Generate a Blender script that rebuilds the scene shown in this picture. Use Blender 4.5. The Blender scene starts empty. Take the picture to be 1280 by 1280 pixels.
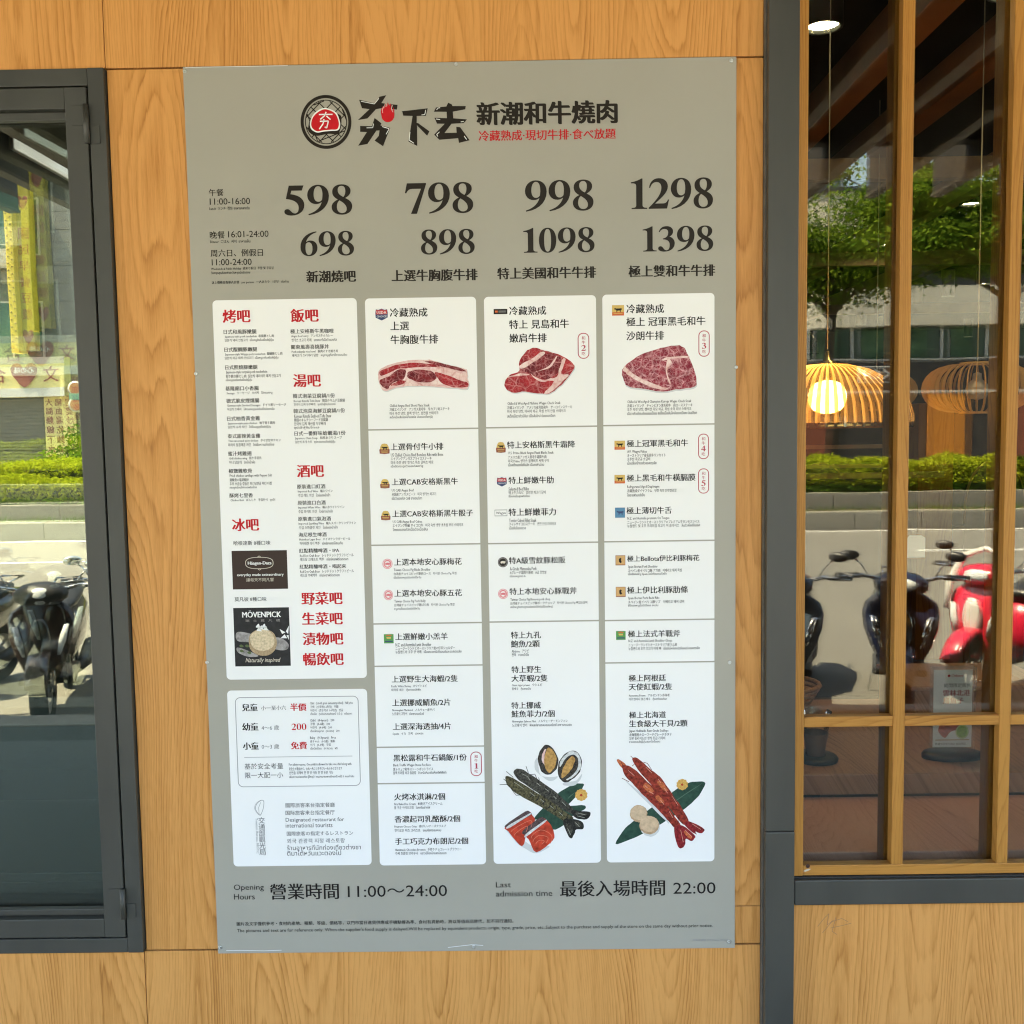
import bpy, bmesh, math, random
import numpy as np
from mathutils import Vector, Matrix
random.seed(7); rng = np.random.default_rng(7)
sc = bpy.context.scene; col = sc.collection
PI = math.pi

# ---------------------------------------------------------------- camera
PITCH, YAW, ROLL = 0.07923373, -0.00919428, -0.01553399
CAM = Vector((0.12065589, -2.28440872, 1.61898928))
_cp, _sp, _cy, _sy, _cr, _sr = math.cos(PITCH), math.sin(PITCH), math.cos(YAW), math.sin(YAW), math.cos(ROLL), math.sin(ROLL)
FW = Vector((_sy*_cp, _cy*_cp, -_sp)); _rt = Vector((_cy, -_sy, 0)); _up = _rt.cross(FW)
RT = _cr*_rt + _sr*_up; UP = -_sr*_rt + _cr*_up
cam = bpy.data.cameras.new('camera'); camo = bpy.data.objects.new('camera', cam); col.objects.link(camo)
camo.matrix_world = Matrix(((RT.x, UP.x, -FW.x, CAM.x), (RT.y, UP.y, -FW.y, CAM.y), (RT.z, UP.z, -FW.z, CAM.z), (0, 0, 0, 1)))
cam.lens = 36; cam.sensor_width = 36; cam.clip_start = .05; cam.clip_end = 800
sc.camera = camo
def at(px, py, Y=0.0):
    """measured photo point -> point on the vertical plane y=Y (metres)"""
    d = FW*1280 + RT*(px-640) + UP*(640-py)
    return CAM + d*((Y-CAM.y)/d.y)

# ---------------------------------------------------------------- light
SUN_EL, SUN_AZ = math.radians(62), math.radians(-78)     # azimuth measured from +y towards +x
w = bpy.data.worlds.new('World'); sc.world = w; w.use_nodes = True
bgn = w.node_tree.nodes['Background']; sky = w.node_tree.nodes.new('ShaderNodeTexSky')
sky.sky_type = 'NISHITA'; sky.sun_disc = False; sky.sun_elevation = SUN_EL; sky.sun_rotation = SUN_AZ
sky.air_density = 1.2; sky.dust_density = 1.5
w.node_tree.links.new(sky.outputs[0], bgn.inputs[0]); bgn.inputs[1].default_value = .115
sl = bpy.data.lights.new('sun', 'SUN'); sl.energy = 4.6; sl.angle = math.radians(.5); sl.color = (1, .93, .78)
so = bpy.data.objects.new('sun', sl); col.objects.link(so)
sd = Vector((math.sin(SUN_AZ)*math.cos(SUN_EL), math.cos(SUN_AZ)*math.cos(SUN_EL), math.sin(SUN_EL)))
so.rotation_euler = sd.to_track_quat('Z', 'Y').to_euler(); so.location = (-6, 1, 12)
sc.view_settings.view_transform = 'Standard'; sc.view_settings.look = 'None'
sc.view_settings.gamma = 1; sc.view_settings.use_curve_mapping = False
sc.view_settings.exposure = 3.78
sc.render.engine = 'CYCLES'
sc.cycles.max_bounces = 7; sc.cycles.diffuse_bounces = 4; sc.cycles.transparent_max_bounces = 16
sc.cycles.use_denoising = True; sc.cycles.caustics_reflective = False; sc.cycles.caustics_refractive = False
sc.cycles.sample_clamp_indirect = 6; sc.cycles.pixel_filter_type = 'BLACKMAN_HARRIS'; sc.cycles.filter_width = 1.15
sc.cycles.denoising_prefilter = 'ACCURATE'; sc.cycles.denoising_input_passes = 'RGB_ALBEDO_NORMAL'

# ---------------------------------------------------------------- materials
def srgb(r, g, b):
    f = lambda c: (c/255/12.92) if c/255 <= .04045 else ((c/255+.055)/1.055)**2.4
    return (f(r), f(g), f(b), 1)
class NT:
    def __init__(s, name):
        s.m = bpy.data.materials.new(name); s.m.use_nodes = True; s.t = s.m.node_tree; s.b = s.t.nodes['Principled BSDF']
        s.out = s.t.nodes['Material Output']
    def n(s, typ, **kw):
        nd = s.t.nodes.new('ShaderNode'+typ)
        for k, v in kw.items():
            if k.startswith('i_'): nd.inputs[k[2:].replace('_', ' ')].default_value = v
            else: setattr(nd, k, v)
        return nd
    def l(s, a, b): s.t.links.new(a, b)
    def math(s, op, a, b=None, c=None):
        nd = s.n('Math', operation=op)
        for i, v in enumerate((a, b, c)):
            if v is None: continue
            if isinstance(v, (int, float)): nd.inputs[i].default_value = v
            else: s.l(v, nd.inputs[i])
        return nd.outputs[0]
    def mapping(s, src, scale, loc=(0, 0, 0)):
        nd = s.n('Mapping'); nd.inputs['Scale'].default_value = scale; nd.inputs['Location'].default_value = loc; s.l(src, nd.inputs[0]); return nd.outputs[0]
    def noise(s, vec, scale=5, detail=3, rough=.5, dist=0):
        nd = s.n('TexNoise'); nd.inputs['Scale'].default_value = scale; nd.inputs['Detail'].default_value = detail
        nd.inputs['Roughness'].default_value = rough; nd.inputs['Distortion'].default_value = dist
        if vec is not None: s.l(vec, nd.inputs['Vector'])
        return nd.outputs[0]
    def ramp(s, fac, stops, interp='LINEAR'):
        nd = s.n('ValToRGB'); cr = nd.color_ramp; cr.interpolation = interp
        while len(cr.elements) < len(stops): cr.elements.new(.5)
        for e, (p, c) in zip(cr.elements, stops): e.position = p; e.color = c if len(c) == 4 else (*c, 1)
        s.l(fac, nd.inputs[0]); return nd.outputs[0]
    def bump(s, h, strength=.2, dist=.002):
        nd = s.n('Bump'); nd.inputs['Strength'].default_value = strength; nd.inputs['Distance'].default_value = dist
        s.l(h, nd.inputs['Height']); s.l(nd.outputs[0], s.b.inputs['Normal'])
def pos(t): return t.n('NewGeometry').outputs['Position']
MC = {}
def flat(name, c, rough=.6, metal=0, spec=None, var=0, vscale=8, coat=0, emit=0, bump=0):
    """one base colour with a little uneven tone and relief"""
    if name in MC: return MC[name]
    t = NT(name); c = tuple(c) if len(c) == 4 else (*c, 1)
    t.b.inputs['Roughness'].default_value = rough; t.b.inputs['Metallic'].default_value = metal
    t.b.inputs['Base Color'].default_value = c
    if coat: t.b.inputs['Coat Weight'].default_value = coat; t.b.inputs['Coat Roughness'].default_value = .08
    if 'print' in name and spec is None: spec = .15
    if spec is not None: t.b.inputs['Specular IOR Level'].default_value = spec
    if var:
        nz = t.noise(pos(t), vscale, 5, .6)
        t.l(t.ramp(nz, [(.3, tuple(v*(1-var) for v in c[:3])), (.7, tuple(min(1, v*(1+var)) for v in c[:3]))]), t.b.inputs['Base Color'])
        if bump: t.bump(nz, bump)
    if emit: t.b.inputs['Emission Color'].default_value = c; t.b.inputs['Emission Strength'].default_value = emit
    MC[name] = t.m; return t.m

def wood(name, light, mid, dark, axis='z', freq=95, amp=12, rough=.42, sx=3.2, sz=.42, coat=0):
    if name in MC: return MC[name]
    t = NT(name)
    sep = t.n('SeparateXYZ'); t.l(pos(t), sep.inputs[0]); oi = t.n('ObjectInfo'); rnd = oi.outputs['Random']
    x, y, z = sep.outputs
    a, g = {'z': (t.math('ADD', x, t.math('MULTIPLY', y, .6)), z), 'x': (t.math('ADD', z, t.math('MULTIPLY', y, .6)), x), 'y': (t.math('ADD', x, t.math('MULTIPLY', z, .6)), y)}[axis]
    a = t.math('ADD', a, t.math('MULTIPLY', rnd, 37.3)); g2 = t.math('ADD', g, t.math('MULTIPLY', rnd, 19.1))
    def vec(sa, sg, off=0):
        cx = t.n('CombineXYZ'); t.l(t.math('MULTIPLY', a, sa), cx.inputs[0]); t.l(t.math('MULTIPLY', g2, sg), cx.inputs[1]); cx.inputs[2].default_value = off; return cx.outputs[0]
    big = t.noise(vec(sx, sz), 1, 1.2, .35)
    mid_n = t.noise(vec(16, 1.8, 3), 1, 2, .5)
    jag = t.noise(vec(120, 9, 5), 1, 3, .6)
    f = t.math('ADD', t.math('MULTIPLY', a, freq*.30), t.math('MULTIPLY', big, amp*4.6))
    f = t.math('ADD', f, t.math('MULTIPLY', mid_n, 2.4)); f = t.math('ADD', f, t.math('MULTIPLY', jag, .6))
    fr = t.math('FRACT', f)
    ring = t.ramp(fr, [(0, (.8, .8, .8)), (.16, (.42, .42, .42)), (.5, (.16, .16, .16)), (.80, (.02, .02, .02)), (.90, (.3, .3, .3)), (.97, (.8, .8, .8)), (1, (.8, .8, .8))])
    # strength of the rings varies from growth to growth
    vary = t.noise(vec(22, .8, 9), 1, 2, .5)
    pore = t.noise(vec(620, 22, 7), 1, 2, .6)
    fac = t.math('MULTIPLY', ring, t.math('MULTIPLY_ADD', vary, 1.7, -.32))
    fac = t.math('ADD', fac, t.math('MULTIPLY', t.math('SUBTRACT', pore, .5), .75))
    fac = t.math('ADD', fac, t.math('MULTIPLY', t.math('SUBTRACT', t.noise(vec(5, .5, 11), 1, 3, .6), .5), .8))
    fac = t.math('ADD', fac, t.math('MULTIPLY', t.math('SUBTRACT', t.noise(vec(95, 1.6, 13), 1, 3, .65), .5), .9))
    cl = t.ramp(fac, [(0, light), (.45, mid), (1, dark)])
    t.l(cl, t.b.inputs['Base Color'])
    t.b.inputs['Roughness'].default_value = rough; t.b.inputs['Specular IOR Level'].default_value = .22
    if coat: t.b.inputs['Coat Weight'].default_value = coat
    t.bump(pore, .12, .0006)
    MC[name] = t.m; return t.m
OAK = wood('oak laminate', (.65, .312, .090, 1), (.51, .225, .056, 1), (.29, .108, .024, 1), amp=15, sx=4.0, sz=.5)
OAKF = wood('oak frame wood', (.46, .215, .045, 1), (.34, .145, .026, 1), (.14, .05, .010, 1), freq=260, amp=5, sx=9, sz=.9)
OAKX = wood('oak rail wood', (.46, .215, .045, 1), (.34, .145, .026, 1), (.14, .05, .010, 1), axis='x', freq=260, amp=5, sx=9, sz=.9)
TABLEW = wood('brown table wood', (.44, .25, .15, 1), (.33, .18, .10, 1), (.15, .07, .035, 1), axis='y', freq=90, amp=7, sx=5, sz=.7, rough=.3)
BENCHW = wood('reddish bench wood', (.68, .38, .27, 1), (.60, .32, .22, 1), (.32, .14, .09, 1), axis='y', freq=70, amp=10, sx=4, sz=.6, rough=.35)
ORANGEW = wood('orange interior wood', (.55, .22, .04, 1), (.42, .15, .025, 1), (.25, .08, .012, 1), freq=80, amp=6)
def steel_mat():
    t = NT('charcoal painted steel'); p = pos(t)
    n1 = t.noise(t.mapping(p, (1, 1, .25)), 9, 5, .6); n2 = t.noise(p, 900, 2, .5)
    t.l(t.ramp(n1, [(.25, (.036, .035, .028, 1)), (.75, (.056, .054, .043, 1))]), t.b.inputs['Base Color'])
    r = t.n('MapRange'); t.l(n1, r.inputs[0]); r.inputs[3].default_value = .42; r.inputs[4].default_value = .55; t.l(r.outputs[0], t.b.inputs['Roughness'])
    t.bump(n2, .08, .0004); return t.m
STEEL = steel_mat()
DARKGAP = flat('dark gap', (.006, .006, .006, 1), .8)
def board_mat():
    t = NT('taupe printed board'); p = pos(t)
    n = t.noise(p, 2.2, 4, .6)
    t.l(t.ramp(n, [(.3, (.350, .330, .272, 1)), (.7, (.378, .356, .295, 1))]), t.b.inputs['Base Color']); t.b.inputs['Specular IOR Level'].default_value = .25
    r = t.n('MapRange'); t.l(t.noise(p, 6, 6, .7), r.inputs[0]); r.inputs[3].default_value = .30; r.inputs[4].default_value = .42; t.l(r.outputs[0], t.b.inputs['Roughness'])
    t.bump(t.noise(p, 3.5, 2, .4), .25, .004); return t.m
BOARD = board_mat()
def card_mat():
    t = NT('white printed card'); p = pos(t)
    t.l(t.ramp(t.noise(p, 2.5, 4, .6), [(.3, (.83, .815, .79, 1)), (.7, (.86, .845, .82, 1))]), t.b.inputs['Base Color']); t.b.inputs['Specular IOR Level'].default_value = .25
    t.b.inputs['Roughness'].default_value = .36; t.bump(t.noise(p, 3.5, 2, .4), .25, .004); return t.m
CARD = card_mat()
INK = flat('black ink', (.012, .010, .009, 1), .45, spec=.15)
INKB = flat('warm black ink', (.020, .015, .010, 1), .42, spec=.15)
FINE = flat('fine print ink', (.018, .017, .016, 1), .5, spec=.15)
RED = flat('red ink', (.52, .012, .018, 1), .42, spec=.15)
WHITEI = flat('white ink', (.8, .8, .78, 1), .4)
def glass_pane(name, R, tint, rough=0.0, rcol=(1, 1, 1, 1)):
    """coated architectural glass: reflects R head-on and lets the rest through, tinted"""
    t = NT(name); t.t.nodes.remove(t.b)
    g = t.n('BsdfGlossy'); g.inputs['Roughness'].default_value = rough; g.inputs['Color'].default_value = rcol
    tr = t.n('BsdfTransparent'); tr.inputs[0].default_value = tint
    bp = t.n('Bump'); bp.inputs['Strength'].default_value = 1; bp.inputs['Distance'].default_value = .00035; t.l(t.noise(pos(t), 2.6, 2, .4), bp.inputs['Height']); t.l(bp.outputs[0], g.inputs['Normal'])
    fr = t.n('Fresnel'); fr.inputs[0].default_value = 1.5
    f = t.math('MINIMUM', t.math('ADD', fr.outputs[0], R-.04), 1.0)
    mx = t.n('MixShader'); t.l(f, mx.inputs[0]); t.l(tr.outputs[0], mx.inputs[1]); t.l(g.outputs[0], mx.inputs[2])
    t.l(mx.outputs[0], t.out.inputs[0]); return t.m
def leaf_mat(name, c1, c2, trans=.35):
    t = NT(name); t.t.nodes.remove(t.b)
    cl = t.ramp(t.noise(pos(t), 1.7, 4, .7), [(.3, c1), (.7, c2)])
    d = t.n('BsdfDiffuse'); tl = t.n('BsdfTranslucent'); mx = t.n('MixShader'); mx.inputs[0].default_value = trans
    t.l(cl, d.inputs[0]); t.l(cl, tl.inputs[0]); t.l(d.outputs[0], mx.inputs[1]); t.l(tl.outputs[0], mx.inputs[2]); t.l(mx.outputs[0], t.out.inputs[0]); return t.m

# ---------------------------------------------------------------- mesh helpers
class MB:
    """collects shapes; build() links them as ONE mesh object"""
    def __init__(s): s.v = []; s.f = []; s.mi = []; s.mats = []; s.sm = []
    def m(s, mat):
        if mat not in s.mats: s.mats.append(mat)
        return s.mats.index(mat)
    def add(s, vs, fs, mat, smooth=False):
        o = len(s.v); k = s.m(mat); s.v += [tuple(v) for v in vs]; s.f += [tuple(i+o for i in f) for f in fs]; s.mi += [k]*len(fs); s.sm += [smooth]*len(fs); return s
    def box(s, x0, x1, y0, y1, z0, z1, mat, bev=0):
        if bev:
            bm = bmesh.new(); bmesh.ops.create_cube(bm, size=1)
            for v in bm.verts: v.co = Vector(((x0+x1)/2+v.co.x*(x1-x0), (y0+y1)/2+v.co.y*(y1-y0), (z0+z1)/2+v.co.z*(z1-z0)))
            bmesh.ops.bevel(bm, geom=bm.edges[:], offset=bev, segments=2, affect='EDGES', profile=.5)
            bm.verts.index_update(); s.add([v.co for v in bm.verts], [[v.index for v in f.verts] for f in bm.faces], mat); bm.free(); return s
        return s.add([(x0,y0,z0),(x1,y0,z0),(x1,y1,z0),(x0,y1,z0),(x0,y0,z1),(x1,y0,z1),(x1,y1,z1),(x0,y1,z1)],
            [(0,3,2,1),(4,5,6,7),(0,1,5,4),(1,2,6,5),(2,3,7,6),(3,0,4,7)], mat)
    def tube(s, pts, r, mat, n=8, caps=True):
        pts = [Vector(p) for p in pts]; rs = r if isinstance(r, (list, tuple)) else [r]*len(pts); vs = []; fs = []
        prev = None
        for i, p in enumerate(pts):
            d = (pts[min(i+1, len(pts)-1)]-pts[max(i-1, 0)]).normalized()
            a = d.cross(Vector((0, 0, 1)) if abs(d.z) < .9 else Vector((1, 0, 0))).normalized() if prev is None else (prev-d*prev.dot(d)).normalized()
            prev = a; b = d.cross(a)
            for k in range(n): vs.append(p+(a*math.cos(2*PI*k/n)+b*math.sin(2*PI*k/n))*rs[i])
        for i in range(len(pts)-1):
            for k in range(n): fs.append((i*n+k, i*n+(k+1)%n, (i+1)*n+(k+1)%n, (i+1)*n+k))
        if caps: fs.append(tuple(range(n))[::-1]); fs.append(tuple((len(pts)-1)*n+k for k in range(n)))
        return s.add(vs, fs, mat, True)
    def lathe(s, prof, c, mat, n=24, axis='z', smooth=True):
        vs = []; fs = []
        for r, h in prof:
            for k in range(n):
                a = 2*PI*k/n; u, v = r*math.cos(a), r*math.sin(a)
                vs.append({'z': (c[0]+u, c[1]+v, c[2]+h), 'x': (c[0]+h, c[1]+u, c[2]+v), 'y': (c[0]+u, c[1]+h, c[2]+v)}[axis])
        for i in range(len(prof)-1):
            for k in range(n): fs.append((i*n+k, i*n+(k+1)%n, (i+1)*n+(k+1)%n, (i+1)*n+k))
        return s.add(vs, fs, mat, smooth)
    def loft(s, rings, mat, caps=True):
        n = len(rings[0]); vs = [p for r in rings for p in r]; fs = []
        for i in range(len(rings)-1):
            for k in range(n): fs.append((i*n+k, i*n+(k+1)%n, (i+1)*n+(k+1)%n, (i+1)*n+k))
        if caps: fs.append(tuple(range(n))[::-1]); fs.append(tuple((len(rings)-1)*n+k for k in range(n)))
        return s.add(vs, fs, mat, True)
    def poly(s, pts, y, mat):
        """filled outline in the x-z plane facing -y"""
        from mathutils.geometry import tessellate_polygon
        tr = tessellate_polygon([[Vector((p[0], p[1], 0)) for p in pts]]); out = []
        for a, b, c in tr:
            ar = (pts[b][0]-pts[a][0])*(pts[c][1]-pts[a][1])-(pts[b][1]-pts[a][1])*(pts[c][0]-pts[a][0])
            out.append((a, b, c) if ar > 0 else (a, c, b))
        return s.add([(p[0], y, p[1]) for p in pts], out, mat)
    def build(s, name, parent=None, loc=None):
        me = bpy.data.meshes.new(name); me.from_pydata(s.v, [], s.f)
        for m in s.mats: me.materials.append(m)
        me.polygons.foreach_set('material_index', s.mi); me.polygons.foreach_set('use_smooth', s.sm); me.update()
        o = bpy.data.objects.new(name, me); col.objects.link(o)
        if loc: o.location = loc
        if parent: o.parent = parent
        return o
def tag(o, label=None, cat=None, group=None, kind=None):
    for k, v in (('label', label), ('category', cat), ('group', group), ('kind', kind)):
        if v: o[k] = v
    return o
def empty(name, loc, label=None, cat=None, group=None, rz=0):
    o = bpy.data.objects.new(name, None); col.objects.link(o); o.location = loc; o.rotation_euler = (0, 0, rz); o.empty_display_size = .1
    return tag(o, label, cat, group)
def keep(parent, *objs):
    """parts are modelled in world metres: hang them on the thing without moving them"""
    for o in objs: o.parent = parent; o.matrix_parent_inverse = Matrix.Translation(parent.location).inverted()
def copy_tree(o, parent=None):
    c = o.copy(); col.objects.link(c); c.parent = parent
    if parent: c.matrix_parent_inverse = o.matrix_parent_inverse.copy()
    for ch in list(o.children): copy_tree(ch, c)
    return c
def part(mb, name, parent, label=None):
    o = mb.build(name); keep(parent, o) if parent else None
    if label: o['label'] = label
    return o
def rpoly(x0, x1, z0, z1, r, n=6):
    p = []
    for cx, cz, a0 in ((x1-r, z1-r, 0), (x0+r, z1-r, 90), (x0+r, z0+r, 180), (x1-r, z0+r, 270)):
        for k in range(n+1): a = math.radians(a0+90*k/n); p.append((cx+r*math.cos(a), cz+r*math.sin(a)))
    return p
def ell(cx, cz, rx, rz, n=28): return [(cx+rx*math.cos(2*PI*k/n), cz+rz*math.sin(2*PI*k/n)) for k in range(n)]
def smooth(pts, sub=5):
    n = len(pts); out = []
    for i in range(n):
        p0, p1, p2, p3 = (np.array(pts[(i+j-1) % n], float) for j in range(4))
        for k in range(sub):
            t = k/sub; out.append(tuple(.5*((2*p1)+(-p0+p2)*t+(2*p0-5*p1+4*p2-p3)*t*t+(-p0+3*p1-3*p2+p3)*t**3)))
    return out
def ring_strip(mb, outer, inner, y, mat):
    n = len(outer); mb.add([(p[0], y, p[1]) for p in outer]+[(p[0], y, p[1]) for p in inner],
        [(i, (i+1) % n, n+(i+1) % n, n+i) for i in range(n)], mat)
def line(mb, pts, wd, y, mat):
    for a, b in zip(pts[:-1], pts[1:]):
        d = Vector((b[0]-a[0], b[1]-a[1])); L = d.length
        if L < 1e-7: continue
        n = Vector((-d.y, d.x))/L*wd/2
        mb.add([(a[0]-n.x, y, a[1]-n.y), (b[0]-n.x, y, b[1]-n.y), (b[0]+n.x, y, b[1]+n.y), (a[0]+n.x, y, a[1]+n.y)], [(0, 1, 2, 3)], mat)

# ---------------------------------------------------------------- lettering
def glyph_mesh(s, res=3):
    c = bpy.data.curves.new('lettering', 'FONT'); c.body = s; c.size = 1; c.resolution_u = res
    o = bpy.data.objects.new('lettering', c)
    me = bpy.data.meshes.new_from_object(o)
    n = len(me.vertices); a = np.empty(n*3); me.vertices.foreach_get('co', a); a = a.reshape(-1, 3)[:, :2]
    fs = [tuple(p.vertices) for p in me.polygons]
    bpy.data.objects.remove(o); bpy.data.curves.remove(c); bpy.data.meshes.remove(me)
    return a, fs
WT = {'r': [(0, 0)], 'f': [(-.014, 0), (.014, 0)], 'n': [(-.020, .003), (.020, -.003), (0, 0)], 'm': [(-.009, 0), (.009, 0)], 'b': [(-.018, .004), (.018, -.004), (0, 0)],
      's': [(-.034, .006), (.034, -.006), (-.012, 0), (.012, 0)], 'h': [(-.04, .016), (.04, -.016), (-.015, -.012), (.015, .012), (0, 0)]}
BY = 0.0        # front face of the board
LAYER = 3e-5
def text_into(mb, s, x0, x1, zc, mat, y, weight='r', h=None, res=3, shear=0, flip=False):
    """one line of lettering from x0 to x1 (metres) centred on height zc; h fixes its height"""
    if not s.strip(): return
    a, fs = glyph_mesh(s, res)
    if not len(a): return
    mn, mx = a.min(0), a.max(0); k = (x1-x0)/(mx[0]-mn[0]); kz = k
    cz = .36
    if h: kz = h/(mx[1]-mn[1]); cz = (mn[1]+mx[1])/2
    else:
        if any(ord(ch) > 0x2e00 for ch in s): cz = .37
        else: cz = .33
    for i, (dx, dz) in enumerate(WT[weight]):
        X = x0+(a[:, 0]-mn[0]+dx+shear*(a[:, 1]-cz))*k; Z = zc+(a[:, 1]-cz+dz)*kz
        if flip: X = x0+x1-X
        yy = y-i*LAYER
        mb.add(np.stack([X, np.full(len(X), yy), Z], 1).tolist(), fs, mat)
def T(parent, s, x0, x1, yc, mat=None, weight='r', h=None, name='item_text', y=-8e-4, **kw):
    a = at(x0, yc); b = at(x1, yc-.012*(x1-x0)); mb = MB()
    text_into(mb, s, a.x, b.x, a.z-(x1-x0)*0, mat or INK, y, weight, h*(a.y-CAM.y)/1280 if h else None, **kw)
    return part(mb, name, parent)
DIG = {
 '0': (500, "M250 690C385 690 475 560 475 340C475 115 385 -12 250 -12C115 -12 25 115 25 340C25 560 115 690 250 690Z|M250 655C190 655 160 560 160 340C160 120 190 22 250 22C310 22 340 120 340 340C340 560 310 655 250 655Z"),
 '1': (430, "M310 690L288 690C225 655 150 622 50 608L50 582C125 585 168 575 168 520L168 95C168 45 150 28 62 25L62 0L415 0L415 25C328 28 310 45 310 95Z"),
 '2': (500, "M28 478C40 610 130 690 245 690C375 690 452 610 452 500C452 370 325 260 165 118L335 118C400 118 428 140 452 205L478 205L432 0L18 0L18 25C190 190 305 330 305 470C305 560 262 602 195 602C125 602 80 560 52 472Z"),
 '3': (500, "M42 535C72 640 142 690 245 690C355 690 418 625 418 545C418 480 382 432 325 402C415 370 460 300 460 215C460 80 352 -12 190 -12C90 -12 25 25 25 80C25 115 50 140 92 140C155 140 165 28 240 25C302 25 328 90 328 175C328 270 268 325 150 328L150 352C240 365 288 430 288 515C288 578 250 612 192 612C132 612 92 582 62 526Z"),
 '4': (500, "M300 690L390 690L390 265L470 265L470 160L390 160L390 0L262 0L262 160L20 160L20 252Z|M262 265L262 520L85 265Z"),
 '5': (500, "M130 680L445 680L405 562L185 562L160 482C335 462 450 370 450 232C450 80 332 -15 175 -15C80 -15 20 20 20 75C20 110 45 137 87 137C152 137 170 35 240 33C302 33 328 90 328 170C328 280 240 350 62 372Z"),
 '6': (500, "M462 690L470 664C312 616 212 518 177 388C212 418 252 433 297 433C407 433 482 348 482 228C482 86 382 -14 252 -14C112 -14 22 86 22 246C22 476 192 655 462 690Z|M247 20C312 20 347 105 347 215C347 315 312 382 252 382C212 382 182 358 167 328C162 288 157 248 157 218C157 108 182 20 247 20Z"),
 '7': (500, "M75 680L480 680L480 655L275 -12L148 -12L372 552L195 552C125 552 88 522 58 452L30 458Z"),
 '8': (500, "M252 690C372 690 442 625 442 540C442 465 398 415 325 372C422 322 468 265 468 182C468 65 377 -15 247 -15C110 -15 30 60 30 165C30 240 75 295 165 340C85 390 50 440 50 520C50 620 130 690 252 690Z|M250 655C312 655 330 600 330 535C330 475 312 430 285 398C200 440 168 490 168 560C168 620 200 655 250 655Z|M200 318C155 280 142 220 142 165C142 80 182 24 250 24C312 24 350 65 350 120C350 200 292 262 200 318Z"),
 '9': (500, "M38 -15L30 11C188 60 288 158 323 288C288 258 248 243 203 243C93 243 18 328 18 448C18 590 118 690 248 690C388 690 478 590 478 430C478 200 308 20 38 -15Z|M253 656C188 656 153 571 153 461C153 361 188 294 248 294C288 294 318 318 333 348C338 388 343 428 343 458C343 568 318 656 253 656Z")}
def number_into(mb, s, x0, x1, z0, z1, mat, y):
    """heavy old-style serif figures, drawn as outlines"""
    tot = sum(DIG[c][0] for c in s); k = (x1-x0)/tot; kz = (z1-z0)/705; pen = 0
    for c in s:
        adv, d = DIG[c]; cu = bpy.data.curves.new('figure', 'CURVE'); cu.dimensions = '2D'; cu.fill_mode = 'BOTH'; cu.resolution_u = 7
        for path in d.split('|'):
            toks = path.replace('M', ' M ').replace('C', ' C ').replace('L', ' L ').replace('Z', ' Z').split(); i = 0; P = []; cur = None
            while i < len(toks):
                t = toks[i]; i += 1
                if t == 'Z': break
                if t in 'ML':
                    while i < len(toks) and toks[i] not in 'MCLZ':
                        cur = (float(toks[i]), float(toks[i+1])); i += 2; P.append([None, cur, None])
                elif t == 'C':
                    while i < len(toks) and toks[i] not in 'MCLZ':
                        q = [float(v) for v in toks[i:i+6]]; i += 6; P[-1][2] = (q[0], q[1]); P.append([(q[2], q[3]), (q[4], q[5]), None])
            if math.dist(P[0][1], P[-1][1]) < 1: P[0][0] = P[-1][0]; P.pop()
            sp = cu.splines.new('BEZIER'); sp.bezier_points.add(len(P)-1); sp.use_cyclic_u = True
            for bp, (hl, c0, hr), nx, pv in zip(sp.bezier_points, P, P[1:]+P[:1], P[-1:]+P[:-1]):
                bp.handle_left_type = bp.handle_right_type = 'FREE'; bp.co = (*c0, 0)
                bp.handle_left = (*hl, 0) if hl else ((c0[0]*2+pv[1][0])/3, (c0[1]*2+pv[1][1])/3, 0)
                bp.handle_right = (*hr, 0) if hr else ((c0[0]*2+nx[1][0])/3, (c0[1]*2+nx[1][1])/3, 0)
        o = bpy.data.objects.new('figure', cu); me = bpy.data.meshes.new_from_object(o)
        mb.add([(x0+(pen+v.co.x)*k, y, z0+(v.co.y+15)*kz) for v in me.vertices], [tuple(p.vertices) for p in me.polygons], mat)
        bpy.data.objects.remove(o); bpy.data.curves.remove(cu); bpy.data.meshes.remove(me); pen += adv
def N(parent, s, x0, x1, y0, y1, mat=None, name='price_number', y=-8e-4):
    a = at(x0, y1); b = at(x1, y0); mb = MB(); number_into(mb, s, a.x, b.x, at((x0+x1)/2, y1).z, at((x0+x1)/2, y0).z, mat or INKB, y); return part(mb, name, parent)
# ================================================================ setting
WY = .008                                     # face of the wood wall; the board stands 8 mm proud of it
def paving(name, c1, c2, sc_, rough=.8):
    t = NT(name); p = pos(t)
    n = t.noise(p, sc_, 8, .7); n2 = t.noise(p, .35, 4, .6)
    f = t.math('ADD', t.math('MULTIPLY', n, .55), t.math('MULTIPLY', n2, .45))
    t.l(t.ramp(f, [(.3, c1), (.7, c2)]), t.b.inputs['Base Color']); t.b.inputs['Roughness'].default_value = rough; t.bump(n, .3, .01); return t.m
ASPH = paving('worn asphalt', (.15, .143, .125, 1), (.205, .195, .165, 1), 30)
CONC = paving('concrete', (.20, .185, .15, 1), (.31, .29, .24, 1), 12)
TILE = paving('dark arcade floor tile', (.060, .075, .060, 1), (.085, .10, .085, 1), 14, .6)
PAINT = flat('white road paint', (.75, .74, .70, 1), .6, var=.1, vscale=12)
def ground(name, x0, x1, y0, y1, z, mat, thick=.3):
    o = MB().box(x0, x1, y0, y1, z-thick, z, mat).build(name); return tag(o, kind='structure')
ground('ground', -120, 120, -140, 60, -.30, CONC, .5)
ground('road', -90, 90, -15.75, -3.52, -.22, ASPH, .06)
ground('far_road', -90, 90, -27.5, -21.6, -.22, ASPH, .06)
ground('far_pavement', -90, 90, -34, -27.5, -.02, CONC, .25)
kb = MB()
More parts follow.
